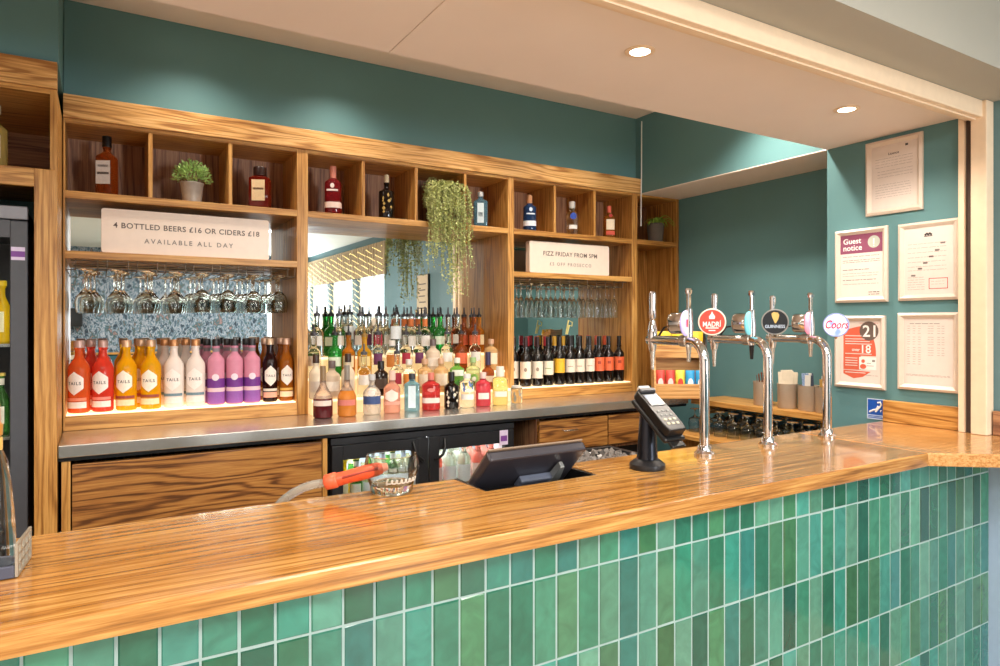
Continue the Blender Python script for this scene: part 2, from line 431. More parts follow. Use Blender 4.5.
# ================================================================== BACK BAR SHELVING
X0 = -.137
XP = {k: at(k, YU) for k in (65, 150.5, 230.5, 297, 308, 363.5, 416.5, 465.5, 508, 514, 555, 595, 632, 637, 677)}
def u2(k): return XP[k]
ZB2, ZF2, ZM, ZPL, ZTOP = 2.125, 2.158, 1.893, 1.167, 2.477
unit = thing('back_bar_shelving', 'wide golden oak shelving unit with cubbies and mirrored bays on the back wall', 'shelving', (1.7, 3.66, ZC + .0005))
bays = [(u2(65), u2(297)), (u2(308), u2(508)), (u2(514), u2(632)), (u2(637) + .004, 3.60)]
posts = [(X0 + .001, u2(65)), (u2(297), u2(308)), (u2(508), u2(514)), (u2(632), u2(637) + .004), (3.60, 3.625)]
zb = ZC + .001
for i, (a, b) in enumerate(posts):
    MB().box(a, b, YU, YB, zb, ZTOP - .001, .0015).build('upright', OAK['Z'], unit, world=True)
m = MB(); m.box(X0 + .001, XR - .002, YU - .012, YU + .044, ZTOP, 2.58, .002); m.build('top_beam', BEAM, unit, world=True)
for (a, b) in bays:
    MB().box(a, b, YU + .012, YB, ZTOP - .018, ZTOP - .001).build('top_board', OAK['X'], unit, world=True)
    MB().box(a, b, YU, YB, ZB2, ZF2, .0015).build('cubby_shelf', OAK['X'], unit, world=True)
    MB().box(a, b, YB - .012, YB, ZF2, ZTOP - .018).build('cubby_back', DARKOAK['Z'], unit, world=True)
    MB().box(a, b, YU, YU + .012, ZTOP - .016, ZTOP - .001).build('edge_strip', OAK['X'], unit, world=True)
for c in (150.5, 230.5, 363.5, 416.5, 465.5, 555, 595):
    x = u2(c); MB().box(x - .009, x + .009, YU + .002, YB - .012, ZF2, ZTOP - .018, .001).build('divider', OAK['Z'], unit, world=True)
for i in (0, 2):
    a, b = bays[i]
    MB().box(a, b, YU, YB - .02, ZM - .033, ZM, .0015).build('middle_shelf', OAK['X'], unit, world=True)
    MB().box(a, b, YU, YB - .02, zb, ZPL - .006, .0015).build('plinth', OAK['X'], unit, world=True)
    MB().box(a + .004, b - .004, YU + .012, YB - .03, ZPL - .006, ZPL).build('lit_shelf_glass', mat('lit_shelf_acrylic_%d' % i, 'fff0d8', rough=.4, emis='ffd9a0', es=(1.3, .8)[i // 2], var=0), unit, world=True, smooth=False)
for i in (0, 1, 2):
    a, b = bays[i]
    MB().box(a, b, YB - .016, YB - .006, zb, ZB2).build('mirror', MIRROR, unit, world=True, smooth=False)
a, b = bays[3]
MB().box(a, b, YB - .016, YB, zb, ZB2).build('back_panel', OAK['Z'], unit, world=True)
# ---- left tall housing and glass cooler
hou = thing('cooler_housing', 'tall oak housing with an empty top cubby at the left edge', 'cabinet', (-.55, 3.3, 0))
Z0 = .001
m = MB(); m.box(-1.25, -.1395, YC - .012, YC + .03, ZTOP, 2.58, .002); m.build('top_beam', BEAM, hou, world=True)
m = MB(); m.box(-.2135, -.1395, YC, YC + .03, Z0, 2.165, .002); m.build('stile', OAK['Z'], hou, world=True)
m = MB(); m.box(-.163, -.1400, YC + .001, 3.84, 2.165, ZTOP - .001, .001); m.build('cubby_side', OAK['Z'], hou, world=True)
m = MB(); m.box(-.158, -.1400, YC + .03, 3.84, Z0, 2.165, .001); m.build('side_panel', OAK['Z'], hou, world=True)
m = MB(); m.box(-1.25, -.2135, YC, YC + .03, 2.095, 2.165, .002); m.build('rail', OAK['X'], hou, world=True)
m = MB(); m.box(-1.25, -.163, YC + .03, 3.84, 2.145, 2.164); m.build('cubby_floor', OAK['X'], hou, world=True)
m = MB(); m.box(-1.25, -.163, YC + .001, 3.84, ZTOP - .02, ZTOP - .001); m.build('cubby_top', OAK['X'], hou, world=True)
m = MB(); m.box(-1.25, -.163, 3.82, 3.84, 2.165, ZTOP - .02); m.build('cubby_back', DARKOAK['X'], hou, world=True)
m = MB(); m.box(-1.25, -1.22, YC, 3.84, Z0, 2.144); m.build('far_side', OAK['Z'], hou, world=True)
cool = thing('glass_door_cooler', 'tall grey upright glass-door drinks cooler at the left edge', 'fridge', (-.62, 3.4, 0))
m = MB(); cx0, cx1, cy0, cy1, cz1 = -1.02, -.236, 3.19, 3.78, 2.0
m.box(cx0, cx0 + .03, cy0, cy1, Z0, cz1); m.box(cx1 - .03, cx1, cy0, cy1, Z0, cz1); m.box(cx0, cx1, cy1 - .03, cy1, Z0, cz1); m.box(cx0, cx1, cy0, cy1, Z0, .12); m.box(cx0, cx1, cy0, cy1, 1.93, cz1)
m.build('cabinet', GREYM, cool, world=True, smooth=False)
d = MB(); fx = .056
d.box(cx1 - fx, cx1, 3.14, 3.185, .12, 1.965, .004); d.box(cx0, cx0 + fx, 3.14, 3.185, .12, 1.965, .004); d.box(cx0 + fx, cx1 - fx, 3.14, 3.185, .12, .2); d.box(cx0 + fx, cx1 - fx, 3.14, 3.185, 1.90, 1.965)
d = d.build('door_frame', GREYM, cool, world=True)
MB().box(cx0 + fx, cx1 - fx, 3.158, 3.166, .2, 1.90).build('pane', PANE, d, world=True, smooth=False)
m = MB(); m.box(cx0, cx1, 3.135, 3.185, 1.97, 2.02, .004); m.build('header_panel', mat('pale_grey_plastic', '8c8c92', rough=.4), cool, world=True)
m = MB(); zl = zz(17, 247, 3.14); xl0, xl1 = at(11, 3.139), at(25, 3.139)
m.box(xl0, xl1, 3.1385, 3.1398, zl - .05, zl); m.build('sticker', mat('white_sticker', 'd8c8e0', rough=.5), cool, world=True, smooth=False)
m = MB(); m.box(xl0, xl1, 3.1378, 3.1384, zl - .038, zl - .016); m.build('sticker_band', mat('purple_print', '7a3f92', rough=.5), cool, world=True, smooth=False)
for z in (.75, 1.12, 1.48):
    m = MB(); m.box(cx0 + .035, cx1 - .035, 3.2, 3.73, z, z + .012); m.build('wire_shelf', STEEL, cool, world=True, smooth=False)
m = MB(); m.box(cx1 - .045, cx1 - .033, 3.2, 3.212, .3, 1.9); m.build('light_strip', mat('cooler_led', 'ffffff', emis='fff2e0', es=4., var=0), cool, world=True, smooth=False)
# ---- stainless back counter
cnt = thing('back_counter', 'long stainless steel counter below the back bar bottles', 'worktop', (1.5, 3.4, 1.04))
MB().box(X0, 3.30, YC, 3.84, 1.046, ZC, .004).build('steel_top', STEEL, cnt, world=True)
m = MB(); m.box(X0, 3.30, YC + .02, 3.82, 1.030, 1.0455); m.build('underside', BLACK, cnt, world=True, smooth=False)  # black strip stands in for the shadow gap under the steel top
def cabinet(label, x0, x1, parts):
    c = thing('base_cabinet', label, 'cabinet', ((x0 + x1) / 2, 3.5, 0))
    m = MB(); t = .02
    m.box(x0, x0 + t, YC + .06, 3.82, Z0, 1.029); m.box(x1 - t, x1, YC + .06, 3.82, Z0, 1.029); m.box(x0, x1, 3.80, 3.82, Z0, 1.029); m.box(x0, x1, YC + .06, 3.82, .10, .12); m.box(x0, x1, YC + .1, 3.8, .80, .815)
    m.build('carcass', DARKOAK['Z'], c, world=True, smooth=False)
    return c
c = cabinet('oak base cabinet with one wide blank brown grained panel at left', X0 + .01, .925, None)
MB().box(X0 + .045, .90, YC + .03, YC + .058, .12, 1.012, .002).build('door_panel', MIDOAK, c, world=True)
MB().box(X0 + .01, X0 + .04, YC + .025, YC + .06, Z0, 1.028, .001).build('stile', OAK['Z'], c, world=True)
MB().box(.903, .925, YC + .025, YC + .06, Z0, 1.028, .001).build('stile', OAK['Z'], c, world=True)
xa, xb, xc = at(537, YC + .05), at(606, YC + .05), at(640, YC + .05)
c = cabinet('oak base cabinet with two drawers below the right bay', xa, xc + .12, None)
for (p, q_, hd) in ((xa + .004, xb - .004, 1), (xb + .004, xc + .11, 0)):
    d = MB().box(p, q_, YC + .03, YC + .058, .835, 1.012, .002).build('drawer', MIDOAK, c, world=True)
    if hd:
        h = MB(); xm = p + .26 * (q_ - p) * 1.6
        h.tube([(xm - .05, YC + .03, .955), (xm - .05, YC + .008, .95), (xm + .05, YC + .008, .95), (xm + .05, YC + .03, .955)], .005)
        h.build('handle', CHROME, d, world=True)
MB().box(xa + .02, xc + .1, YC + .12, YC + .13, .12, .80).build('recess_shade_panel', BLACK, c, world=True, smooth=False)  # black sheet stands in for the shade in the recess below the drawers
# ================================================================== BAR-TOP EQUIPMENT
# ---- beer founts
def frame_to(n):                      # matrix whose -Y axis points along n (horizontal), Z up
    n = Vector((n[0], n[1], 0)).normalized(); y = -n; x = Vector((y.y, -y.x, 0))
    return Matrix(((x.x, y.x, 0, 0), (x.y, y.y, 0, 0), (0, 0, 1, 0), (0, 0, 0, 1)))
TAPY = 1.672
def tap(root, x, y, z, kind):
    """kind: chrome far tap or near tap with a round housing"""
    r = MB()
    if kind == 'far':
        r.lathe([(0, .075), (.008, .076), (.014, .09), (.012, .13), (.0135, .17), (.013, .185), (.008, .19), (0, .19)], 14, Matrix.Translation((x, y, z)))
        h = r.build('tap_handle', CHROME, root, world=True)
        r = MB(); r.lathe([(0, -.045), (.013, -.043), (.017, -.02), (.019, .02), (.016, .05), (.010, .077), (0, .077)], 14, Matrix.Translation((x, y, z)))
        r.build('tap_body', CHROME, root, world=True)
        r = MB(); r.lathe([(0, -.115), (.006, -.115), (.009, -.06), (.011, -.04), (0, -.04)], 12, Matrix.Translation((x, y, z)))
        r.build('spout', STEEL, root, world=True)
    else:
        r.box(-.008, .008, -.006, .006, .11, .175, .003, M=Matrix.Translation((x, y, z)))
        r.lathe([(0, .165), (.013, .166), (.014, .178), (.010, .186), (0, .187)], 12, Matrix.Translation((x, y, z)))
        r.build('tap_handle', CHROME, root, world=True)
        r = MB(); r.lathe([(0, -.03), (.014, -.03), (.016, .04), (.012, .11), (0, .11)], 12, Matrix.Translation((x, y, z)))
        r.build('tap_body', CHROME, root, world=True)
        r = MB(); r.lathe([(0, -.085), (.006, -.085), (.010, -.03), (0, -.03)], 12, Matrix.Translation((x, y, z)))
        r.build('spout', STEEL if kind != 'near_black' else BLACK, root, world=True)
def lens(root, x, y, z, n, face_m, deco):
    M = Matrix.Translation((x, y, z)) @ frame_to(n)
    ax = M @ Matrix.Rotation(radians(90), 4, 'X')          # lathe axis Z -> -Y (outward)
    r = MB(); r.lathe([(0, -.028), (.036, -.028), (.040, -.02), (.040, .022), (.036, .026), (0, .026)], 22, ax)
    h = r.build('lens_housing', CHROME, root, world=True)
    r = MB(); r.lathe([(0, .0265), (.046, .0265), (.048, .032), (.045, .040), (.0, .041)], 24, ax); f = r.build('lens_face', face_m, root, world=True)
    r = MB(); deco(r, M); return r.build('lens_print', mat('lens_red_print', 'c8203c', rough=.4) if deco is not lens_plain else mat('lens_pale_print', 'dfeef2', rough=.4), f, world=True, smooth=False)
def lens_red(r, M):
    for q_ in [(-.026, .026, -.014, .014)]:
        r.poly([M @ Vector(p) for p in ((q_[0], -.0425, q_[2]), (q_[1], -.0425, q_[2]), (q_[1], -.0425, q_[3]), (q_[0], -.0425, q_[3]))])
def lens_plain(r, M):
    r.poly([M @ Vector((.018 * cos(2 * pi * i / 12), -.0425, .022 * sin(2 * pi * i / 12))) for i in range(12)])
fdir = lambda u: (-ray(u)[0], -ray(u)[1])
def fount(x, label, lens_m, deco, kind, ub, vb, badge):
    c = thing('beer_fount', label, 'beer tap', (x, TAPY, ZT + .0005))
    r = MB(); r.lathe([(0, 0), (.036, 0), (.036, .008), (.026, .016), (.024, .032), (.020, .036), (0, .036)], 20); r.build('base_flange', CHROME, c)
    h = 1.506 - ZT
    pts = [(0, 0, .03), (0, 0, .30), (0, 0, h - .075)] + [(0, .065 * (1 - cos(t)), h - .075 + .075 * sin(t)) for t in [radians(q_) for q_ in (18, 36, 54, 72, 90)]] + [(0, .14, h), (0, .285, h)]
    r = MB(); r.tube(pts, .0175, 14); r.build('column', CHROME, c)
    r = MB(); r.lathe([(0, 0), (.022, 0), (.022, .03), (0, .03)], 14, Matrix.Translation((0, .02, h)) @ Matrix.Rotation(radians(-90), 4, 'X') @ Matrix.Translation((0, 0, .06))); r.build('collar', STEEL, c)
    r = MB(); r.tube([(.012, .13, h + .03), (.014, .17, h + .055), (.012, .21, h + .05), (.01, .24, h + .015)], .004, 6); r.build('cable', BLACK, c)
    tap(c, x, TAPY + .262, 1.506, 'far'); tap(c, x, TAPY + .075, 1.515, kind)
    n = (.40, -.90)
    lens(c, x - .022, TAPY + .108, 1.572, n, lens_m, deco)
    # round badge facing the customers
    bx, by, bz, rad = badge; bp = Vector((bx, by, bz)); nn = fdir(ub)
    M = Matrix.Translation(bp) @ frame_to(nn)
    return c, M, rad
def badge_body(c, M, rad, rim, face):
    ax = M @ Matrix.Rotation(radians(90), 4, 'X')
    r = MB(); r.lathe([(0, -.018), (rad * .9, -.018), (rad, -.010), (rad, .004), (rad * .965, .008), (rad * .90, .008), (rad * .90, -.012), (0, -.012)], 36, ax)
    b = r.build('badge', rim, c, world=True)
    r = MB(); r.lathe([(0, .0055), (rad * .91, .0055), (rad * .91, -.004), (0, -.004)], 36, ax); f = r.build('badge_face', face, b, world=True)
    r = MB(); r.tube([M @ Vector((0, .012, -rad * .4)), M @ Vector((0, .05, -rad * 1.05)), M @ Vector((0, .085, -rad * 1.1))], .006, 8); r.build('badge_bracket', CHROME, c, world=True)
    return b
def badge_at(u, v, Y): return (at(u, Y), Y, zz(u, v, Y))
REDL = mat('badge_red', 'dd4a3c', rough=.3); CREAMP = mat('badge_cream', 'f2e4d4', rough=.4)
c, M, rad = fount(1.86, 'leftmost chrome beer fount, with a red square printed on its lilac lens', mat('lilac_lens', 'cfc8f0', rough=.25, emis='b9b0ff', es=.35), lens_red, 'near', 668, 330, badge_at(668, 330, 1.80) + (.03,))
# the leftmost fount carries no round badge
c, M, rad = fount(2.21, 'middle chrome beer fount, with a round red badge lettered in white', mat('aqua_lens', '7fd0dc', rough=.25, emis='5fc0d8', es=.35), lens_plain, 'near_black', 712, 322, badge_at(712, 322, 1.86) + (.0545,))
b = badge_body(c, M, rad, CREAMP, REDL)
r = MB(); r.text('MADRÍ', 0, -.006, -.0066, width=.070, height=.026, M=M)
r.poly([M @ Vector((px_ * 1., -.0066, pz_)) for px_, pz_ in ((-.010, .012), (.010, .012), (.012, .022), (.006, .030), (.000, .043), (-.004, .032), (-.012, .022))])
r.rect(0, 0, 0, 0, 0) if False else None
for (w_, z_) in ((.050, -.026), (.026, -.036)):
    r.poly([M @ Vector(p) for p in ((-w_ / 2, -.0066, z_), (w_ / 2, -.0066, z_), (w_ / 2, -.0066, z_ + .004), (-w_ / 2, -.0066, z_ + .004))])
r.build('badge_print', WHITE, b, world=True, smooth=False)
c, M, rad = fount(2.587, 'right-hand chrome beer fount nearest the wall, with one black and one pale round badge', mat('pink_lens', 'f0b8cc', rough=.25, emis='ff7fb0', es=.35), lens_plain, 'near', 775, 322, badge_at(775, 322, 1.85) + (.056,))
b = badge_body(c, M, rad, mat('badge_grey', '9a9a98', rough=.3, metal=.6), mat('badge_black', '141c24', rough=.3))
r = MB(); r.text('GUINNESS', 0, -.019, -.0066, width=.080, height=.014, M=M); r.build('badge_print', mat('badge_pale_blue_print', 'c8dcf4', rough=.4), b, world=True, smooth=False)
r = MB()
hp = [(-.014, .036), (-.006, .043), (.012, .040), (.017, .030), (.013, .012), (.004, -.004), (.000, -.006), (-.005, .006), (-.012, .022)]
r.poly([M @ Vector((p[0], -.0066, p[1])) for p in hp]); r.build('badge_harp', mat('badge_gold', 'd8b870', rough=.35, metal=.4), b, world=True, smooth=False)
bp = Vector(badge_at(836, 325, 1.60)); M = Matrix.Translation(bp) @ frame_to(fdir(836)); rad = .048
q = NT('glowing_blue_badge'); tcx = q.n('ShaderNodeTexCoord'); nzx = q.n('ShaderNodeTexNoise'); nzx.inputs['Scale'].default_value = 14; q.l(tcx.outputs['Object'], nzx.inputs['Vector'])
rp = q.ramp(nzx.outputs['Fac'], [(.42, lin('7f98e0')), (.58, lin('eaf2fb'))]); q.l(rp, q.b.inputs['Base Color']); q.l(rp, q.b.inputs['Emission Color']); q.set(Emission_Strength=.35, Roughness=.2)
b = badge_body(c, M, rad, mat('badge_blue_rim', '98a8e0', rough=.2), q.m)
r = MB(); r.text('Coors', .004, .002, -.0070, width=.084, height=.034, shear=.35, M=M); r.build('badge_print', mat('badge_red_script', 'd0243c', rough=.4), b, world=True, smooth=False)
# ---- card payment terminal on its post
pos = (1.53, 1.615, ZT + .0005)
t = thing('card_terminal', 'black card payment terminal tilted on a short round post on the bar top', 'card reader', pos)
r = MB(); r.lathe([(0, 0), (.056, 0), (.058, .006), (.057, .016), (.045, .026), (.036, .032), (0, .032)], 32); r.build('base', BLACKM, t)
r = MB(); r.lathe([(0, .03), (.034, .03), (.031, .08), (.026, .15), (.024, .175), (0, .175)], 28); r.build('post', mat('blue_black_metal', '2a2c34', rough=.25, metal=.7), t)
A = radians(38)
Mt = Matrix.Translation((0.0, -.058, .188)) @ Matrix.Rotation(radians(2), 4, 'Z') @ Matrix.Rotation(A, 4, 'X')
# local frame: y up the keypad towards the staff, z out of the keypad
r = MB(); r.box(-.046, .046, -.10, .085, -.034, -.018, .006, M=Mt); r.box(-.03, .03, -.125, -.10, -.034, -.024, .004, M=Mt); r.build('cradle', BLACK, t)
r = MB(); r.prism([(-.037, -.088), (.037, -.088), (.043, -.06), (.040, .0), (.039, .085), (.032, .096), (-.032, .096), (-.039, .085), (-.040, .0), (-.043, -.06)], -.017, .012, M=Mt, bev=.004); body = r.build('reader_body', BLACK, t)
r = MB(); r.box(-.032, .032, .018, .07, .0115, .0145, .001, M=Mt); scn = r.build('screen_bezel', mat('grey_plastic', '55565a', rough=.3), t)
r = MB(); r.box(-.027, .027, .026, .066, .0142, .0152, M=Mt); r.build('screen', mat('grey_blue_display', '8a94a8', rough=.1, emis='8a94a8', es=.25), scn, smooth=False)
r = MB(); r.box(-.034, .034, .076, .094, .008, .022, .005, M=Mt); r.build('printer_lid', mat('dark_grey_plastic', '3a3a3e', rough=.3), t)
r = MB(); r.box(-.026, .02, .094, .104, .004, .02, .002, M=Mt); r.build('paper_roll', PAPER, t)
keym = [mat('grey_key', '8a8a88', rough=.5), mat('pale_key', 'c8c0a8', rough=.5)]
for ro in range(4):
    for co in range(3):
        r = MB(); kx = -.02 + co * .02; ky = -.006 - ro * .018
        r.box(kx - .006, kx + .006, ky - .0045, ky + .0045, .0115, .0145, .0015, seg=1, M=Mt); r.build('key', keym[1 if ro > 1 else 0], t)
# ---- till screen sunk in the notch
t = thing('till_screen', 'dark till touchscreen seen from behind, leaning over the notch in the bar top', 'till', (1.12, 1.72, .96))
x0, x1 = .927, 1.333
r = MB(); r.box(x0 + .001, x1 - .001, 1.622, 1.815, .96, .975); r.box(x0 + .001, x0 + .012, 1.622, 1.815, .975, 1.0985); r.box(x1 - .012, x1 - .001, 1.622, 1.815, .975, 1.0985); r.box(x0 + .012, x1 - .012, 1.622, 1.634, .975, 1.0985)
r.build('well', BLACK, t, world=True, smooth=False)
Mm = Matrix.Translation((1.135, 1.665, 1.200)) @ Matrix.Rotation(radians(-44), 4, 'X')     # local y runs down the screen's back
r = MB(); r.prism([(-.172, .004), (.172, .004), (.176, .008), (.176, .24), (-.176, .24), (-.176, .008)], -.026, .004, M=Mm, bev=.006); r.build('monitor_back', mat('till_dark_plastic', '35333a', rough=.3), t, world=True)
r = MB(); r.box(-.172, .172, -.001, .236, .004, .010, .002, M=Mm); r.build('screen_frame', mat('till_lit_edge', '7d6a58', rough=.35), t, world=True)  # paler brown puts the light on the top rim into the colour
r = MB(); r.box(-.03, .10, .11, .16, -.05, -.026, .006, M=Mm); r.build('hinge_block', mat('till_blue_grey', '5a6070', rough=.3), t, world=True)
r = MB(); r.prism([(.085, .05), (.10, .05), (.118, .12), (.10, .16), (.06, .16), (.085, .12)], -.052, -.03, M=Mm, bev=.003); r.build('hinge_arm', mat('till_silver', 'a8aaa8', rough=.3, metal=.6), t, world=True)
r = MB(); r.box(x0 + .03, x1 - .16, 1.70, 1.80, .975, 1.07, .01); r.build('stand', BLACK, t, world=True)
# ---- soda gun with red sleeve and the embossed glass it rests on
gl = thing('drip_glass', 'wide embossed glass beaker on the bar edge under the red dispensing gun', 'glass', (.705, 1.765, ZT + .0005))
r = MB(); r.lathe([(0, 0), (.050, 0), (.053, .004), (.054, .022), (.062, .05), (.069, .075), (.066, .10), (.062, .118), (.060, .119), (.064, .10), (.066, .075), (.059, .05), (.050, .026), (0, .024)], 36); r.build('beaker', GLASS, gl)
r = MB(); zz0 = .046; pts = []
for k in range(81):                                    # raised handwriting-like flourish round the beaker
    u_ = k / 80; s_ = (u_ - .5) * .088; rr_ = .0615 + .000
    z_ = zz0 + .006 * sin(u_ * 2 * pi * 7.5) + (.008 if u_ < .08 else 0) * cos(u_ * 40); s_ += .0035 * cos(u_ * 2 * pi * 7.5)
    rad_ = .0625 + (z_ - zz0) * .3; pts.append((rad_ * sin(s_ / rad_ + .1), -rad_ * cos(s_ / rad_ + .1), z_))
r.tube(pts, .0022, 5); r.build('embossed_script', mat('frosted_emboss', 'd8cfc2', rough=.4), gl); gl.scale = (1.12, 1.12, .88)
sg = thing('dispensing_gun', 'red sleeved dispensing gun with clear hose lying across the glass beaker', 'dispenser', (.62, 1.80, 1.10))
P0 = Vector((at(382, 1.735), 1.735, zz(382, 468, 1.735))); P1 = Vector((at(324, 1.80), 1.80, zz(324, 483, 1.80)))
dv = (P1 - P0)
ORA = mat('orange_red_rubber', 'd4502c', rough=.35, var=.12, scale=90)
r = MB(); r.tube([P0 + dv * f for f in (-.02, .0, .08, .3, .6, .78)], [.010, .015, .018, .020, .018, .019], 12); r.build('grip', ORA, sg, world=True)
r = MB(); r.tube([P0 + dv * f for f in (.77, .79, .97, 1.0)], [.019, .022, .021, .014], 12); r.build('sleeve_end', mat('red_sleeve', 'e0603c', rough=.35), sg, world=True)
r = MB(); r.tube([P0 + dv * f + Vector((0, -.017, .006)) for f in (.1, .3, .55, .72)], .004, 8); r.build('trigger_bar', mat('dark_red_rubber', '8a2c1c', rough=.4), sg, world=True)
r = MB(); r.tube([P0 + dv * f for f in (-.02, -.10)], [.012, .009], 12); r.build('nozzle', mat('salmon_plastic', 'e88a70', rough=.3), sg, world=True)
e = P0 + dv * .99; hz_ = []
for f in range(9):
    a_ = f / 8 * radians(80); hz_.append(e + Vector((dv.x, dv.y, 0)).normalized() * (.16 * sin(a_)) + Vector((0, .04 * f / 8, -.16 * (1 - cos(a_)) - .02 * f / 8)))
hz_ += [hz_[-1] + Vector((0, 0, -.1)), hz_[-1] + Vector((0, 0, -.25))]
r = MB(); r.tube(hz_, .012, 12); r.build('hose', mat('clear_hose', 'd8d4c8', rough=.15, trans=.7, ior=1.2), sg, world=True)
# ---- caddy with two glass bottles at the left end
ca_ = thing('bottle_caddy', 'dark tray with a cut-out decorated end plate at the left end of the bar', 'tray', (-.30, 1.58, ZT + .0005))
r = MB(); r.box(-.46, -.135, 1.525, 1.655, ZT + .001, ZT + .008); r.box(-.46, -.135, 1.520, 1.527, ZT + .001, ZT + .024, .002); r.box(-.46, -.135, 1.653, 1.660, ZT + .001, ZT + .024, .002)
r.build('tray', mat('slate_tray', '4c5060', rough=.35), ca_, world=True)
r = MB(); PL = [(.0, .0), (.13, .0), (.13, .085), (.0, .085)]
Mp = Matrix.Translation((-.134, 1.522, ZT + .002)) @ Matrix(((.10, 0, .9, 0), (.9, 0, 0, 0), (0, .72, 0, 0), (0, 0, 0, 1)))
def bar_(a, b, c_, d): r.box(a, b, c_, d, 0, .005, M=Mp)
bar_(0, .13, 0, .008); bar_(0, .13, .077, .085); bar_(0, .008, .008, .077); bar_(.122, .13, .008, .077)
bar_(.03, .04, .008, .077); bar_(.06, .068, .008, .077); bar_(.09, .1, .008, .077); bar_(.008, .122, .026, .033); bar_(.008, .122, .052, .058)
r.build('end_plate', mat('brushed_zinc', 'a8a090', rough=.4, metal=.4), ca_, world=True, smooth=False)
def oil_bottle():
    b = thing('glass_bottle', '', 'bottle', (0, 0, 0))
    MB().lathe([(0, 0), (.036, 0), (.039, .004), (.036, .08), (.030, .16), (.024, .20), (.015, .225), (.014, .25), (0, .25)], 24).build('glass_body', GLASS, b)
    MB().lathe([(0, .25), (.016, .25), (.017, .27), (.013, .275), (.012, .31), (.008, .33), (0, .33)], 18).build('stopper', mat('amber_stopper', 'b8823c', rough=.3), b)
    MB().lathe([(.0158, .222), (.0165, .225), (.0165, .243), (.0155, .246)], 18).build('neck_band', mat('gold_band', 'd8b060', rough=.3), b)
    return b
place('oil', oil_bottle, (-.175, 1.59, ZT + .0085), 0, 'clear glass bottle with amber stopper standing in the dark tray, at the picture edge', 'bottles in the bar tray')
place('oil', oil_bottle, (-.275, 1.59, ZT + .0085), 0, 'clear glass bottle with amber stopper farther left in the dark tray', 'bottles in the bar tray')
# ================================================================== NOTICES ON THE PIER WALL
def poster(label, u0, u1, v0, v1, fn):
    """u0,u1 left/right edge; v0,v1 top/bottom at the LEFT edge"""
    Y0, Y1 = aty(u0, XR), aty(u1, XR); t0 = XR / ray(u0)[0]
    zt, zb_ = EYE + (323 - v0) / 667 * t0, EYE + (323 - v1) / 667 * t0
    W, H = Y0 - Y1, zt - zb_
    p = thing('framed_notice', label, 'notice', (XR - .001, (Y0 + Y1) / 2, (zt + zb_) / 2), radians(-90), 'framed notices on the pier wall')
    w, h = W / 2, H / 2; b = .026
    r = MB()
    for (a, q_) in (((-w, -h), (w, -h)), ((w, -h), (w, h)), ((w, h), (-w, h)), ((-w, h), (-w, -h))):
        a = Vector((a[0], 0, a[1])); q_ = Vector((q_[0], 0, q_[1])); inn = lambda c: Vector((c.x - math.copysign(b, c.x), 0, c.z - math.copysign(b, c.z)))
        mid = lambda c: Vector((c.x - math.copysign(b * .45, c.x), -.020, c.z - math.copysign(b * .45, c.z)))
        o0, o1 = a + Vector((0, -.012, 0)), q_ + Vector((0, -.012, 0))
        i0, i1 = inn(a) + Vector((0, -.008, 0)), inn(q_) + Vector((0, -.008, 0))
        r.poly([a, q_, o1, o0]); r.poly([o0, o1, mid(q_), mid(a)]); r.poly([mid(a), mid(q_), i1, i0]); r.poly([i0, i1, inn(q_), inn(a)])
    bmesh.ops.remove_doubles(r.bm, verts=r.bm.verts, dist=1e-5)
    r.build('frame', FRAMEC, p, ang=20)
    s_ = MB().box(-w + b - .002, w - b + .002, -.006, -.001, -h + b - .002, h - b + .002).build('sheet', PAPER, p, smooth=False)
    fn(s_, w - b, h - b); return p
YP = -.0064
def lines(s, rows, x0, x1, m_=INK, th=.0022, name='small_print', seed=1):
    r = MB(); rn = random.Random(seed)
    for z in rows:
        x = x0
        while x < x1 - .004:
            L = min(rn.uniform(.008, .03), x1 - x); r.rect(x, x + L, z - th / 2, z + th / 2, YP); x += L + .004
        if x1 - x0 > .05 and rn.random() < .25: pass
    return r.build(name, m_, s, smooth=False)
def n_letter(s, w, h):
    r = MB(); r.text('Licence', 0, h - .045, YP, width=.05); r.rect(w * .5, w * .62, h - .022, h - .012, YP); r.build('heading', DINK, s, smooth=False)
    lines(s, [h - .065 - .013 * i for i in range(4)], -w + .02, w - .02, INK, .0012, seed=2)
    lines(s, [h - .125 - .014 * i for i in range(3)], -w + .03, w - .02, INK, .0012, seed=3)
    lines(s, [h - .19 - .012 * i for i in range(6)], -w + .02, w * .75, INK, .0012, seed=4)
def n_guest(s, w, h):
    r = MB(); r.rect(-w, w, h * .40, h, YP + .0002); r.build('purple_header', mat('plum_print', '8a4a66', rough=.6), s, smooth=False)
    r = MB(); r.text('Guest', -w * .42, h * .80, YP - .0004, width=w * .86); r.text('notice', -w * .40, h * .58, YP - .0004, width=w * .90)
    r.build('heading', WHITE, s, smooth=False)
    r = MB(); r.disc(w * .60, h * .72, YP - .0004, .030); g = r.build('round_emblem', mat('sage_print', 'b4bcb0', rough=.6), s, smooth=False)
    r = MB(); r.rect(w * .60 - .003, w * .60 + .003, h * .72 - .012, h * .72 + .016, YP - .0008); r.rect(w * .60 - .003, w * .60 + .003, h * .72 - .022, h * .72 - .016, YP - .0008); r.build('emblem_mark', WHITE, g, smooth=False)
    lines(s, [h * .30, h * .18, h * .12], -w + .012, w - .015, DINK, .002, seed=5)
    lines(s, [-h * .12], -w + .012, w * .4, DINK, .0028, name='subheading', seed=6)
    lines(s, [-h * .24, -h * .32, -h * .58], -w + .012, w - .02, INK, .0018, seed=7)
    lines(s, [-h * .45], -w + .012, w * .7, DINK, .0026, name='subheading', seed=8)
    lines(s, [-h * .85, -h * .92], w * .35, w * .85, DINK, .003, seed=9)
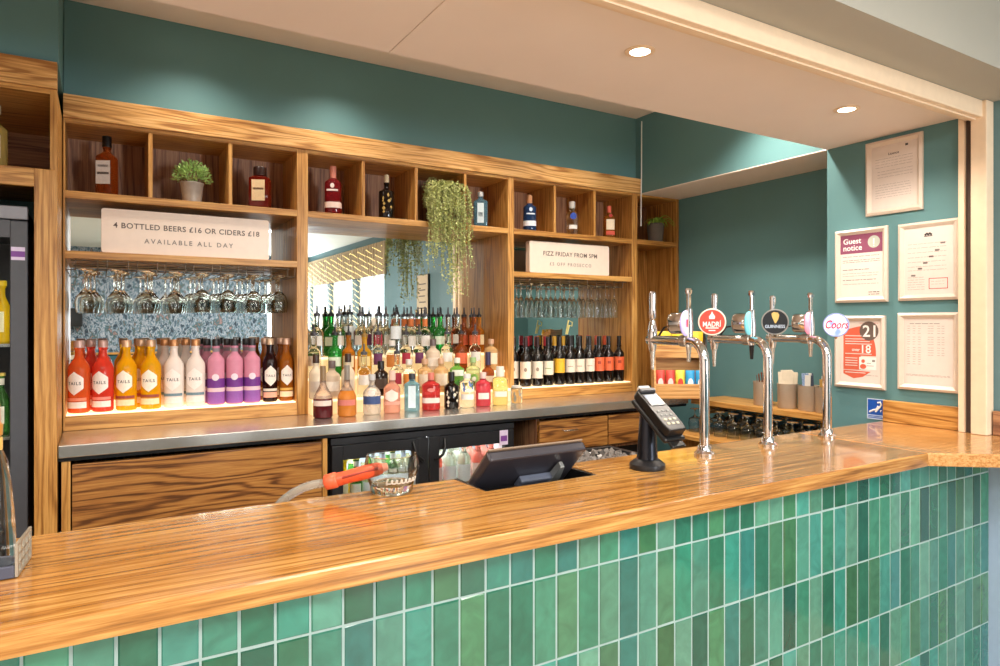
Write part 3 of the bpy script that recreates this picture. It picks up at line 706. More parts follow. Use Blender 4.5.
def n_cert(s, w, h):
    r = MB()
    for i in range(5): r.disc(-.012 + .006 * i, h * .78 + .004 * (i % 2), YP, .005)
    r.rect(-.018, .018, h * .72, h * .745, YP); r.build('crest', DINK, s, smooth=False)
    lines(s, [h * .52, h * .40, h * .26, h * .12, -.02 * h, -.16 * h, -.27 * h], -w + .015, w - .03, INK, .0013, seed=10)
    r = MB(); pts = [(.58, .50), (.36, .30), (.12, .12), (-.12, -.06), (-.34, -.22), (-.62, -.42)]
    for (a, b_) in pts:
        for i in range(3): r.disc(w * a + .006 * i - .006, h * b_, YP - .0002, .0045)
    r.build('field_number', INK, s, smooth=False)
    lines(s, [-h * .48 - .011 * i for i in range(6)], -w + .015, -w * .15, INK, .0013, seed=12)
    r = MB(); x0, x1, z0, z1 = w * .02, w * .78, -h * .84, -h * .52; t = .003
    r.rect(x0, x1, z0, z0 + t, YP); r.rect(x0, x1, z1 - t, z1, YP); r.rect(x0, x0 + t, z0, z1, YP); r.rect(x1 - t, x1, z0, z1, YP); r.build('red_stamp_box', mat('red_stamp', 'c05050', rough=.7), s, smooth=False)
    lines(s, [-h * .62, -h * .70], x0 + .01, x1 - .015, INK, .0012, seed=13)
def n_age(s, w, h):
    OR = mat('orange_red_print', 'd8644a', rough=.6)
    r = MB(); cc = [(-w * .80 + 0, -h * .62)]
    pts = [(-w * .82, -h * .72), (-w * .3, -h * .86), (w * .15, -h * .80), (w * .55, -h * .62), (-w * .82 + .0, -h * .60)]
    r.poly([(p[0], YP, p[1]) for p in pts])
    ps = [(-w * .82, -h * .58), (w * .05, -h * .58), (w * .05, -h * .12), (w * .80, -h * .12)] + [(w * (.05 + .75 * cos(a_)), h * (-.05 + .88 * sin(a_))) for a_ in [radians(x_) for x_ in range(8, 100, 8)]] + [(-w * .82, h * .70)]
    r.poly([(p[0], YP, p[1]) for p in ps]); r.build('orange_blob', OR, s, smooth=False)
    r = MB(); r.disc(w * .46, h * .68, YP - .0004, w * .46); g = r.build('age_disc', mat('brown_grey_disc', '6a5a52', rough=.6), s, smooth=False)
    r = MB(); r.text('21', w * .47, h * .68, YP - .0010, width=w * .62); r.build('age_number', WHITE, g, smooth=False)
    r = MB(); r.text('18', w * .34, h * .10, YP - .0008, width=w * .44); r.text('over', -w * .18, h * .06, YP - .0008, width=w * .40); r.build('age_number', WHITE, s, smooth=False)
    r = MB()
    for z, x1 in ((.52, .1), (.42, .25), (.34, .5), (.26, .6), (-.06, .6), (-.20, -.1), (-.28, -.1), (-.36, -.1), (-.44, -.1), (-.67, .3)):
        r.rect(-w * .72, w * x1, h * z - .002, h * z + .002, YP - .0006)
    r.build('small_print', PAPER, s, smooth=False)
    r = MB(); r.rect(-w * .02, w * .82, -h * .56, -h * .16, YP - .0005); k = r.build('identity_card_picture', WHITE, s, smooth=False)
    r = MB(); r.disc(w * .18, -h * .29, YP - .0009, .009); r.disc(w * .18, -h * .46, YP - .0009, .016, .012); r.build('portrait_silhouette', OR, k, smooth=False)
    r = MB(); r.rect(w * .62, w * .76, -h * .30, -h * .24, YP - .0009); r.rect(w * .36, w * .56, -h * .36, -h * .345, YP - .0009); r.rect(w * .36, w * .7, -h * .44, -h * .425, YP - .0009); r.build('card_print', INK, k, smooth=False)
    lines(s, [-h * .74], w * .3, w * .9, INK, .0016, seed=15); lines(s, [h * .93], 0, w * .9, OR, .002, seed=16)
def n_table(s, w, h):
    lines(s, [h * .84], -w * .75, w * .55, DINK, .002, seed=17)
    for bx_ in (.55, .22, -.10, -.38):
        for cx_ in (-.85, -.62, -.40, .0, .12, .38, .55):
            if bx_ == -.38 and cx_ > -.3: continue
            lines(s, [h * bx_ + .011 * i for i in range(4)], w * cx_, w * cx_ + .012, INK, .0014, seed=int(100 * (bx_ + cx_)) % 97)
    lines(s, [-h * .70, -h * .73], -w * .9, w * .9, INK, .0013, seed=19)
poster('pale framed licence hung alone above the other notices', 867, 924, 144.5, 217, n_letter)
poster('framed notice with a plum band headed Guest notice', 836.5, 889, 232, 303, n_guest)
poster('framed form with a small red stamp box and dark crest', 899.5, 961, 225, 301, n_cert)
poster('framed orange and white age-check notice with a big 21', 836, 886.5, 316, 386, n_age)
poster('framed sheet of grey number columns just above the oak upstand', 899, 960.5, 313, 388.5, n_table)
# blue hearing-loop sign
Y0, Y1 = aty(867.5, XR), 1.802
hs = thing('hearing_loop_sign', 'small blue hearing loop sign with a white ear beside the oak upstand', 'sign', (XR - .0008, (Y0 + Y1) / 2, ZT + .053), radians(-90))
w_ = (Y0 - Y1) / 2; hh = .050
MB().box(-w_, w_, -.003, 0, -hh, hh).build('plate', mat('pale_blue_print', 'c8d8ee', rough=.35), hs, smooth=False)
r = MB(); r.rect(-w_ + .004, w_ - .001, -hh + .022, hh - .004, -.0034); bl = r.build('blue_panel', mat('signal_blue', '1f58b8', rough=.35), hs, smooth=False)
r = MB(); r.tube([(-.030, -.0036, -.016), (-.012, -.0036, -.006), (.004, -.0036, .0), (.014, -.0036, .016)], .0045, 6); r.tube([(.010, -.0036, .032), (.022, -.0036, .036), (.028, -.0036, .024), (.020, -.0036, .010), (.012, -.0036, .002), (.000, -.0036, -.014)], .0045, 6); r.tube([(.024, -.0036, -.012), (.024, -.0036, -.004), (.031, -.0036, -.004)], .0022, 6)
r.build('ear_symbol', WHITE, bl)
r = MB(); r.rect(-w_ + .006, w_ - .006, -hh + .006, -hh + .010, -.0034); r.rect(-w_ + .006, w_ - .012, -hh + .013, -hh + .017, -.0034); r.build('small_print', mat('signal_blue', '1f58b8'), hs, smooth=False)
# ================================================================== BLOCK SIGNS ON THE MIDDLE SHELVES
SIGNM = mat('cream_acrylic', 'efdccb', rough=.35, var=.02)
def block_sign(label, x0, x1, l1, w1, l2, w2, tilt):
    cx_ = (x0 + x1) / 2; w = (x1 - x0) / 2
    p = thing('block_sign', label, 'sign', (cx_, 3.522, ZM + .0005), radians(tilt))
    rr_ = .012; pts = []
    for (a, b_, s0) in ((w - rr_, .19, 0), (-w + rr_, .19, 90), (-w + rr_, rr_, 180), (w - rr_, rr_, 270)):
        pts += [(a + rr_ * cos(radians(s0 + k * 22.5)), b_ + rr_ * sin(radians(s0 + k * 22.5))) for k in range(5)]
    MB().prism(pts, 0, .045, M=Matrix(((1, 0, 0, 0), (0, 0, 1, 0), (0, 1, 0, 0), (0, 0, 0, 1)))).build('block', SIGNM, p)
    r = MB(); r.text(l1, 0, .128, -.0007, width=w1, spacing=1.08); r.build('lettering', SIGNINK, p, smooth=False)
    r = MB(); r.text(l2, 0, .062, -.0007, width=w2, spacing=1.45); r.build('lettering', mat('pale_taupe_ink', '8f837b', rough=.8), p, smooth=False)
block_sign('long cream block sign offering bottled beers, on the left bay shelf', .008, .742, '4 BOTTLED BEERS £16 OR CIDERS £18', .64, 'AVAILABLE ALL DAY', .39, 0)
block_sign('cream block sign reading fizz friday, on the right bay shelf', 2.335, 2.985, 'FIZZ FRIDAY FROM 5PM', .44, '£5 OFF PROSECCO', .34, 0)
# ================================================================== BOTTLES
def liquid(name, c, trans=.45, rough=.05, ior=1.33): return mat('liquid_' + name, c, rough=rough, trans=trans, ior=ior, var=.04)
def glassy(name, c): return mat('glass_' + name, c, rough=.0, trans=1., ior=1.42, var=0)
CLEAR = glassy('clear', 'eef4f2')
def spec_bottle(name, h, r, body, rn=.014, hb=.60, hs=.74, n=2., ky=1., cap='161617', cap_h=.035, cap_r=None, cap_metal=0., labels=(), pourer=False, liq=None, seg=20, foot=None):
    def mk():
        b = thing(name, '', 'bottle', (0, 0, 0))
        H = h; zc = H - (0 if pourer else cap_h)
        p = [(0, 0), (r * .86, 0, n, ky), (r * .97, .004, n, ky), (r, .010, n, ky), (r, H * hb, n, ky)]
        for k in (1, 2, 3, 4, 5):
            f = k / 5; q_ = (1 - cos(f * pi)) / 2
            p.append((r + (rn - r) * q_, H * (hb + (hs - hb) * f), n + (2. - n) * f, ky + (1 - ky) * f))
        p += [(rn, zc - .012), (rn * 1.15, zc - .010), (rn * 1.15, zc), (0, zc)]
        bm_ = liquid(*body) if isinstance(body, tuple) else body
        if liq:
            zl, lm = liq; zl *= H
            lo = [x for x in p if x[1] <= zl]; hi = [x for x in p if x[1] > zl]
            a, c_ = lo[-1], hi[0]; f = (zl - a[1]) / (c_[1] - a[1]); rr_ = a[0] + (c_[0] - a[0]) * f
            nn = (a[2] if len(a) > 2 else 2.); kk = (a[3] if len(a) > 3 else 1.)
            MB().lathe(lo + [(rr_, zl, nn, kk), (0, zl)], seg).build('liquid', lm, b)
            MB().lathe([(0, zl + .0006), (rr_, zl + .0006, nn, kk)] + hi, seg).build('glass_body', bm_, b)
        else:
            MB().lathe(p, seg).build('glass_body', bm_, b)
        if cap:
            cr = cap_r or rn * 1.3; cm = mat('cap_%s_%d' % (cap, cap_metal * 10), cap, rough=.35, metal=cap_metal)
            z0 = zc - .002 if not pourer else zc
            if pourer:
                MB().lathe([(0, zc), (rn * 1.25, zc), (rn * 1.25, zc + .014), (.007, zc + .02), (.005, zc + .034), (.0042, zc + .06), (0, zc + .06)], 12).build('pourer', cm, b)
            else:
                MB().lathe([(0, z0), (cr, z0), (cr, z0 + cap_h * .9), (cr * .92, z0 + cap_h), (0, z0 + cap_h)], 16).build('cap', cm, b)
        for i, L in enumerate(labels):
            z0, z1, hw, c_ = L[:4]; kind = L[4] if len(L) > 4 else 'band'
            lm = mat('label_' + c_, c_, rough=.55, var=.05, scale=120); rr_ = r + .0008
            q_ = MB()
            if kind == 'flat':
                y_ = -r * ky - .0008; q_.box(-hw, hw, y_ - .0006, y_, z0 * H, z1 * H)
            elif kind == 'hex':
                zc_ = (z0 + z1) / 2 * H; hz2 = (z1 - z0) / 2 * H
                q_.wrap([(zc_ + hz2 * t, max(.0008, hw * min(1., (1 - abs(t)) / .55))) for t in [k / 10 for k in range(-10, 11)]], rr_, 12, n=n, ky=ky)
            elif kind == 'round':
                zc_ = (z0 + z1) / 2 * H; hz2 = (z1 - z0) / 2 * H
                q_.wrap([(zc_ + hz2 * sin(t), max(.0008, hw * cos(t))) for t in [radians(x_) for x_ in range(-90, 91, 20)]], rr_ + .0006, 8, n=n, ky=ky)
            elif kind == 'neck':
                q_.lathe([(rn + .0006, z0 * H), (rn + .001, z1 * H)], seg)
            elif kind == 'ring':
                q_.lathe([(rr_, z0 * H, n, ky), (rr_, z1 * H, n, ky)], seg)
            elif kind == 'motif':
                rn_ = random.Random(5)
                for _ in range(9):
                    zc_ = H * rn_.uniform(z0, z1); xo = rn_.uniform(-hw, hw); s_ = rn_.uniform(.006, .012)
                    g = len(q_.bm.verts); q_.wrap([(zc_ - s_, .001), (zc_, s_ * rn_.uniform(.5, 1)), (zc_ + s_, .001)], rr_ + .0004, 3, th0=xo / r, n=n, ky=ky)
            else:
                q_.wrap([(z0 * H, hw), (z1 * H, hw)], rr_ + (.0004 if n > 2 else 0), 16, n=n, ky=ky)
            lb = q_.build('label', lm, b)
            if len(L) > 5:
                t_ = L[5]; e_ = MB()
                if kind == 'flat': e_.text(t_, 0, (z0 + z1) / 2 * H, -r * ky - .0018, width=hw * 1.6)
                else: e_.text(t_, 0, (z0 + z1) / 2 * H, 0, width=hw * 1.45, wrap=rr_ + .0007, spacing=1.2)
                e_.build('label_print', DINK, lb, smooth=False)
        return b
    return mk
# ---- cocktail bottles on the lit shelf of the left bay
TH = .328
def tails(c, nm, capc='b9835c', capm=.6, lab='f3e8e2', band=('f0e6e0',), trans=.45, hexon=True, rad=.044):
    L = []
    if hexon: L.append((.25, .57, rad * .86, lab, 'hex', 'TAILS'))
    for i, b_ in enumerate(band): L.append((.07 + .10 * i, .155 + .055 * i, rad * 1.15, b_, 'band'))
    return spec_bottle('cocktail_bottle', TH, rad, (nm, c, trans), rn=.0165, hb=.60, hs=.80, cap=capc, cap_metal=capm, cap_h=.032, labels=L, seg=26)
COCK = {
 'orange': tails('f26a30', 'orange_red', 'c9a8a0', .3, 'f6ece4', ('f6ece4', 'f09070')),
 'red': tails('ee4c38', 'red', 'b8958c', .3, 'f6ece4', ('f6ece4', 'f09080')),
 'yellow': tails('fbbb14', 'yellow', 'c9a486', .5, 'f6ecdc', ('f2dcb4', '96433a')),
 'white': tails('efe0d6', 'milky', 'b98458', .6, 'f3e6de', ('f0e2dc', '6d8894'), trans=.1),
 'dark': tails('2a0e0c', 'dark_red', 'c4a78a', .5, 'f0e2d6', ('e8a890', 'd9d0c0'), rad=.0365),
 'amber': tails('b5661c', 'amber', 'c9a58e', .5, 'f0e2d6', ('f0d9b4', 'd8aa50'), rad=.0365),
 'pink': spec_bottle('cocktail_bottle', TH, .0405, ('pink_milk', 'd98fa6', .1), rn=.016, hb=.66, hs=.80, cap='1c1a1e', cap_h=.036, cap_r=.0185, seg=26,
      labels=[(.02, .20, .125, '8f57a8', 'ring'), (.20, .26, .05, 'e3bfc9', 'ring'), (.26, .40, .125, '6d2f86', 'ring'), (.37, .47, .017, 'e6d5e0', 'round'), (.80, .885, .02, '8d8088', 'neck')]),
}
front = [(77, 'orange', 'orange-red cocktail bottle with white hexagon label, at the far left of the lit shelf'), (103, 'red', 'bright red cocktail bottle with white hexagon label, second on the lit shelf'),
 (126.5, 'yellow', 'yellow cocktail bottle with hexagon label, beside the bright red one'), (151, 'yellow', 'yellow cocktail bottle with hexagon label, beside the first milky white one'),
 (174, 'white', 'milky white cocktail bottle beside the yellow ones'), (195.6, 'white', 'milky white cocktail bottle beside the pink ones'),
 (216, 'pink', 'pink bottle with purple base, leftmost of the three on the lit shelf'), (234.6, 'pink', 'pink bottle with purple base, middle of the three on the lit shelf'), (252, 'pink', 'pink bottle with purple base, beside the dark cocktail bottle'),
 (270, 'dark', 'very dark cocktail bottle with pale hexagon label on the lit shelf'), (288.5, 'amber', 'amber brown cocktail bottle at the right end of the lit shelf')]
for u, k, lab in front:
    place('ck_' + k, COCK[k], (min(max(at(u, 3.575), -.0786), .840), 3.575, ZPL + .0006), radians(-24 + (u - 77) * .09), lab, 'cocktail bottles on the lit left shelf')
back = [(91, 'red', 'red cocktail bottle standing behind the two red front bottles'), (141, 'yellow', 'yellow cocktail bottle standing behind the two yellow ones'), (165, 'white', 'milky bottle standing behind the left white front bottle'), (186, 'white', 'milky bottle standing behind the right white front bottle'),
 (207, 'pink', 'pink bottle with purple base, leftmost in the row behind'), (227, 'pink', 'pink bottle with purple base, second in the row behind'), (246, 'pink', 'pink bottle with purple base, third in the row behind'), (265, 'amber', 'amber cocktail bottle standing behind the dark one'), (281, 'amber', 'amber cocktail bottle standing behind the amber front bottle')]
for u, k, lab in back:
    place('ck_' + k, COCK[k], (at(u, 3.678), 3.678, ZPL + .0006), radians(-24 + (u - 77) * .09), lab, 'cocktail bottles on the lit left shelf')
# ---- wine bottles in the right bay
WINEG = mat('dark_wine_glass', '140d0c', rough=.06, coat=.4)
def wine(lab, z0, z1, capc, extra=()):
    return spec_bottle('wine_bottle', .318, .0365, WINEG, rn=.0145, hb=.60, hs=.73, cap=capc, cap_h=.066, cap_r=.0152, labels=[(z0, z1, .044, lab, 'band')] + list(extra), seg=22)
WK = {'cream': wine('efe0cc', .16, .50, '2c1214', [(.30, .38, .010, '9a8878', 'round')]), 'short': wine('ecdfc8', .22, .50, '1c1416', [(.34, .36, .02, '8fa070', 'band')]), 'yellow': wine('eab22c', .25, .54, '1a1412'),
 'plain': wine('e9d8c4', .25, .52, '1a1412', [(.36, .38, .018, 'b09a88', 'band')]), 'orange': wine('e2653c', .25, .54, '18110f', [(.40, .46, .012, '9a3a24', 'band')]),
 'redcap': wine('e4d0b8', .2, .5, 'b02430'), 'ycap': wine('e4d0b8', .2, .5, 'e0a828'), 'blackcap': wine('e4d0b8', .2, .5, '1a1412'), 'ocap': wine('e2653c', .25, .54, 'd0552c')}
wf = [(517.6, 'cream'), (525.5, 'cream'), (537.4, 'cream'), (548, 'short'), (559.4, 'yellow'), (570, 'plain'), (579.3, 'plain'), (589.3, 'plain'), (598.9, 'orange'), (608.5, 'orange'), (619, 'orange')]
desc = ['cream-labelled dark wine bottle at the left end of the right bay', 'cream-labelled dark wine bottle, second from left in the right bay', 'cream-labelled dark wine bottle, third from left in the right bay', 'dark wine bottle with a short cream label and green line',
 'dark wine bottle with a bright yellow label', 'dark wine bottle with plain cream label, next to the yellow-labelled one', 'dark wine bottle with plain cream label, middle of the three beside the orange labels', 'dark wine bottle with plain cream label, touching the orange-labelled ones',
 'orange-labelled dark wine bottle, leftmost of the orange three', 'orange-labelled dark wine bottle, middle of the orange three', 'orange-labelled dark wine bottle at the right end']
for (u, k), lab in zip(wf, desc):
    place('w_' + k, WK[k], ((at(u, 3.57), 3.57, ZPL + .0006) if u > 518 else (at(u, 3.57) + .012, 3.638, ZPL + .0006)), radians(-32), lab, 'wine bottles in the right bay')
wb = ['redcap', 'redcap', 'redcap', 'ycap', 'ycap', 'blackcap', 'blackcap', 'blackcap', 'ocap', 'ocap']
cn = {'redcap': 'red-capped', 'ycap': 'yellow-capped', 'blackcap': 'black-capped', 'ocap': 'orange-capped'}
x = at(517, 3.68) + .10; cnts = {}
for i, k in enumerate(wb):
    cnts[k] = cnts.get(k, 0) + 1
    place('w_' + k, WK[k], (x + .0735 * i, 3.71, ZPL + .0006), radians(-32), '%s wine bottle in the back row of the right bay, %s such from left' % (cn[k], ORD[cnts[k] - 1]), 'wine bottles in the back row of the right bay')
tg = MB(); tg.tube([(0, 0, .0), (.022, 0, .095), (.055, 0, .080), (.050, 0, .055), (.028, 0, .060), (.012, 0, .0)], .0045, 6)
tg = tg.build('bottle_tag', mat('pale_yellow_card', 'e8dc8c', rough=.6)); tg.location = (at(566, 3.62), 3.622, ZPL + .33)
tag(tg, 'pale yellow looped neck tag sticking up behind the cream-labelled wine', 'tag')
# ---- bottles in the top cubbies
def cub(u, name, mk, lab, Y=3.555, rz=-20):
    o = mk(); o.name = name; o.location = (at(u, Y), Y, ZF2 + .0006); o.rotation_euler = (0, 0, radians(rz)); o['label'] = lab; o['group'] = 'bottles in the top cubbies'; return o
S = spec_bottle
cub(107, 'whiskey_bottle', S('b', .272, .0385, ('whiskey', '8a3a12', .5), rn=.015, hb=.62, hs=.74, n=6., ky=.95, cap='141010', cap_h=.05, labels=[(.17, .56, .031, 'cfcac6', 'flat'), (.33, .37, .026, '5a5654', 'flat'), (.45, .49, .022, '8a8684', 'flat')]), 'square brown whiskey bottle with a pale grey label in the leftmost cubby', rz=-26)
cub(260, 'liqueur_bottle', S('b', .212, .052, ('amaretto', '7a1e10', .45), rn=.021, hb=.70, hs=.80, n=7., ky=.75, cap='2a1410', cap_h=.045, cap_r=.032, labels=[(.16, .66, .032, 'e4c79a', 'flat'), (.42, .47, .026, '7a5a40', 'flat'), (.80, .95, .026, 'e0d0b0', 'neck')]), 'squat red-brown liqueur bottle with a square cream label in a cubby', rz=-24)
cub(333, 'gin_bottle', S('b', .262, .044, ('dark_pink', '8a1c22', .5), rn=.0155, hb=.64, hs=.76, n=2.6, cap='d98a78', cap_h=.065, cap_r=.018, labels=[(.12, .24, .05, 'f0d8cc', 'ring'), (.46, .50, .03, 'e8dcd4', 'band'), (.52, .62, .011, 'e8dcd4', 'round')]), 'dark pink gin bottle with a coral cap in the cubby above the mirror', rz=-22)
cub(386.5, 'rum_bottle', S('b', .25, .044, mat('black_glass', '120c0a', rough=.06), rn=.0135, hb=.60, hs=.70, cap='cfc0a0', cap_h=.045, cap_r=.0145, labels=[(.14, .54, .028, 'b89a54', 'motif'), (.78, .83, .02, 'd0c4a8', 'neck')]), 'black bottle with a gold pictorial label and cream neck in a cubby', rz=-20)
BOMB = S('b', .215, .044, ('sapphire', '7fb4cc', .75), rn=.0135, hb=.70, hs=.82, n=4.5, ky=.8, cap='c9cdd0', cap_h=.028, cap_metal=.4, labels=[(.10, .66, .020, 'cfdfe6', 'flat'), (.28, .40, .014, '7f97a4', 'flat')])
cub(480.5, 'gin_bottle', BOMB, 'pale blue square gin bottle in the cubby right of the trailing plant', rz=-28)
cub(529.6, 'gin_bottle', S('b', .232, .041, ('navy', '2c4a78', .5), rn=.0155, hb=.64, hs=.76, n=2.6, cap='b88660', cap_h=.055, cap_r=.017, labels=[(.13, .27, .05, 'dfe3ea', 'ring'), (.44, .48, .028, 'cfd8e4', 'band'), (.52, .64, .011, 'cfd8e4', 'round')]), 'dark blue gin bottle with a copper cap in a cubby', rz=-22)
cub(572, 'vodka_bottle', S('b', .222, .040, CLEAR, rn=.0165, hb=.62, hs=.74, cap='c8c6c2', cap_h=.045, cap_metal=.3, labels=[(.44, .64, .022, '2a4aa8', 'round'), (.16, .28, .030, 'e8e4de', 'band')]), 'clear vodka bottle with a blue round emblem in a cubby', rz=-24)
cub(609, 'rum_bottle', S('b', .222, .040, ('gold_rum', 'b06a24', .6), rn=.0145, hb=.62, hs=.74, n=3., cap='d0604c', cap_h=.05, cap_r=.016, labels=[(.24, .56, .028, 'ead9be', 'band'), (.08, .20, .03, 'c8503c', 'band'), (.62, .72, .012, 'b03028', 'round')]), 'golden rum bottle with a red cap in the cubby next to the corner plant', rz=-24)
cub(-5, 'gin_bottle', S('b', .25, .040, ('pale_gold', 'd8c070', .6), rn=.014, cap='e8dcc0', labels=[(.15, .5, .035, 'e8dcc0', 'band')]), 'pale yellow bottle at the picture edge in the tall housing cubby', Y=3.2) .location.z = 2.1646
# ================================================================== STEPPED BOTTLE DISPLAY IN THE MIDDLE BAY
ra, rb = u2(308) + .004, u2(508) - .004
STEPS = [(1.175, 3.44, 3.535), (1.280, 3.535, 3.63), (1.385, 3.63, 3.795)]
rs = thing('stepped_bottle_riser', 'glowing stepped acrylic riser under the crowd of spirit bottles', 'display stand', ((ra + rb) / 2, 3.6, ZC + .0008))
GLOW = mat('lit_riser_acrylic', 'ffe9c8', rough=.4, emis='ffd08a', es=.4, var=0)
for (z, y0, y1) in STEPS:
    s_ = MB().box(ra, rb, y0, y1, ZC + .001, z, .002).build('step', GLOW, rs, world=True)
    MB().box(ra, rb, y0 - .004, y0 - .0005, z - .012, z + .001).build('step_edge', mat('clear_edge', 'f4e8d4', rough=.2, emis='ffe4b8', es=.9, var=0), s_, world=True, smooth=False)
GRP = 'spirit bottles in the mirrored middle bay'
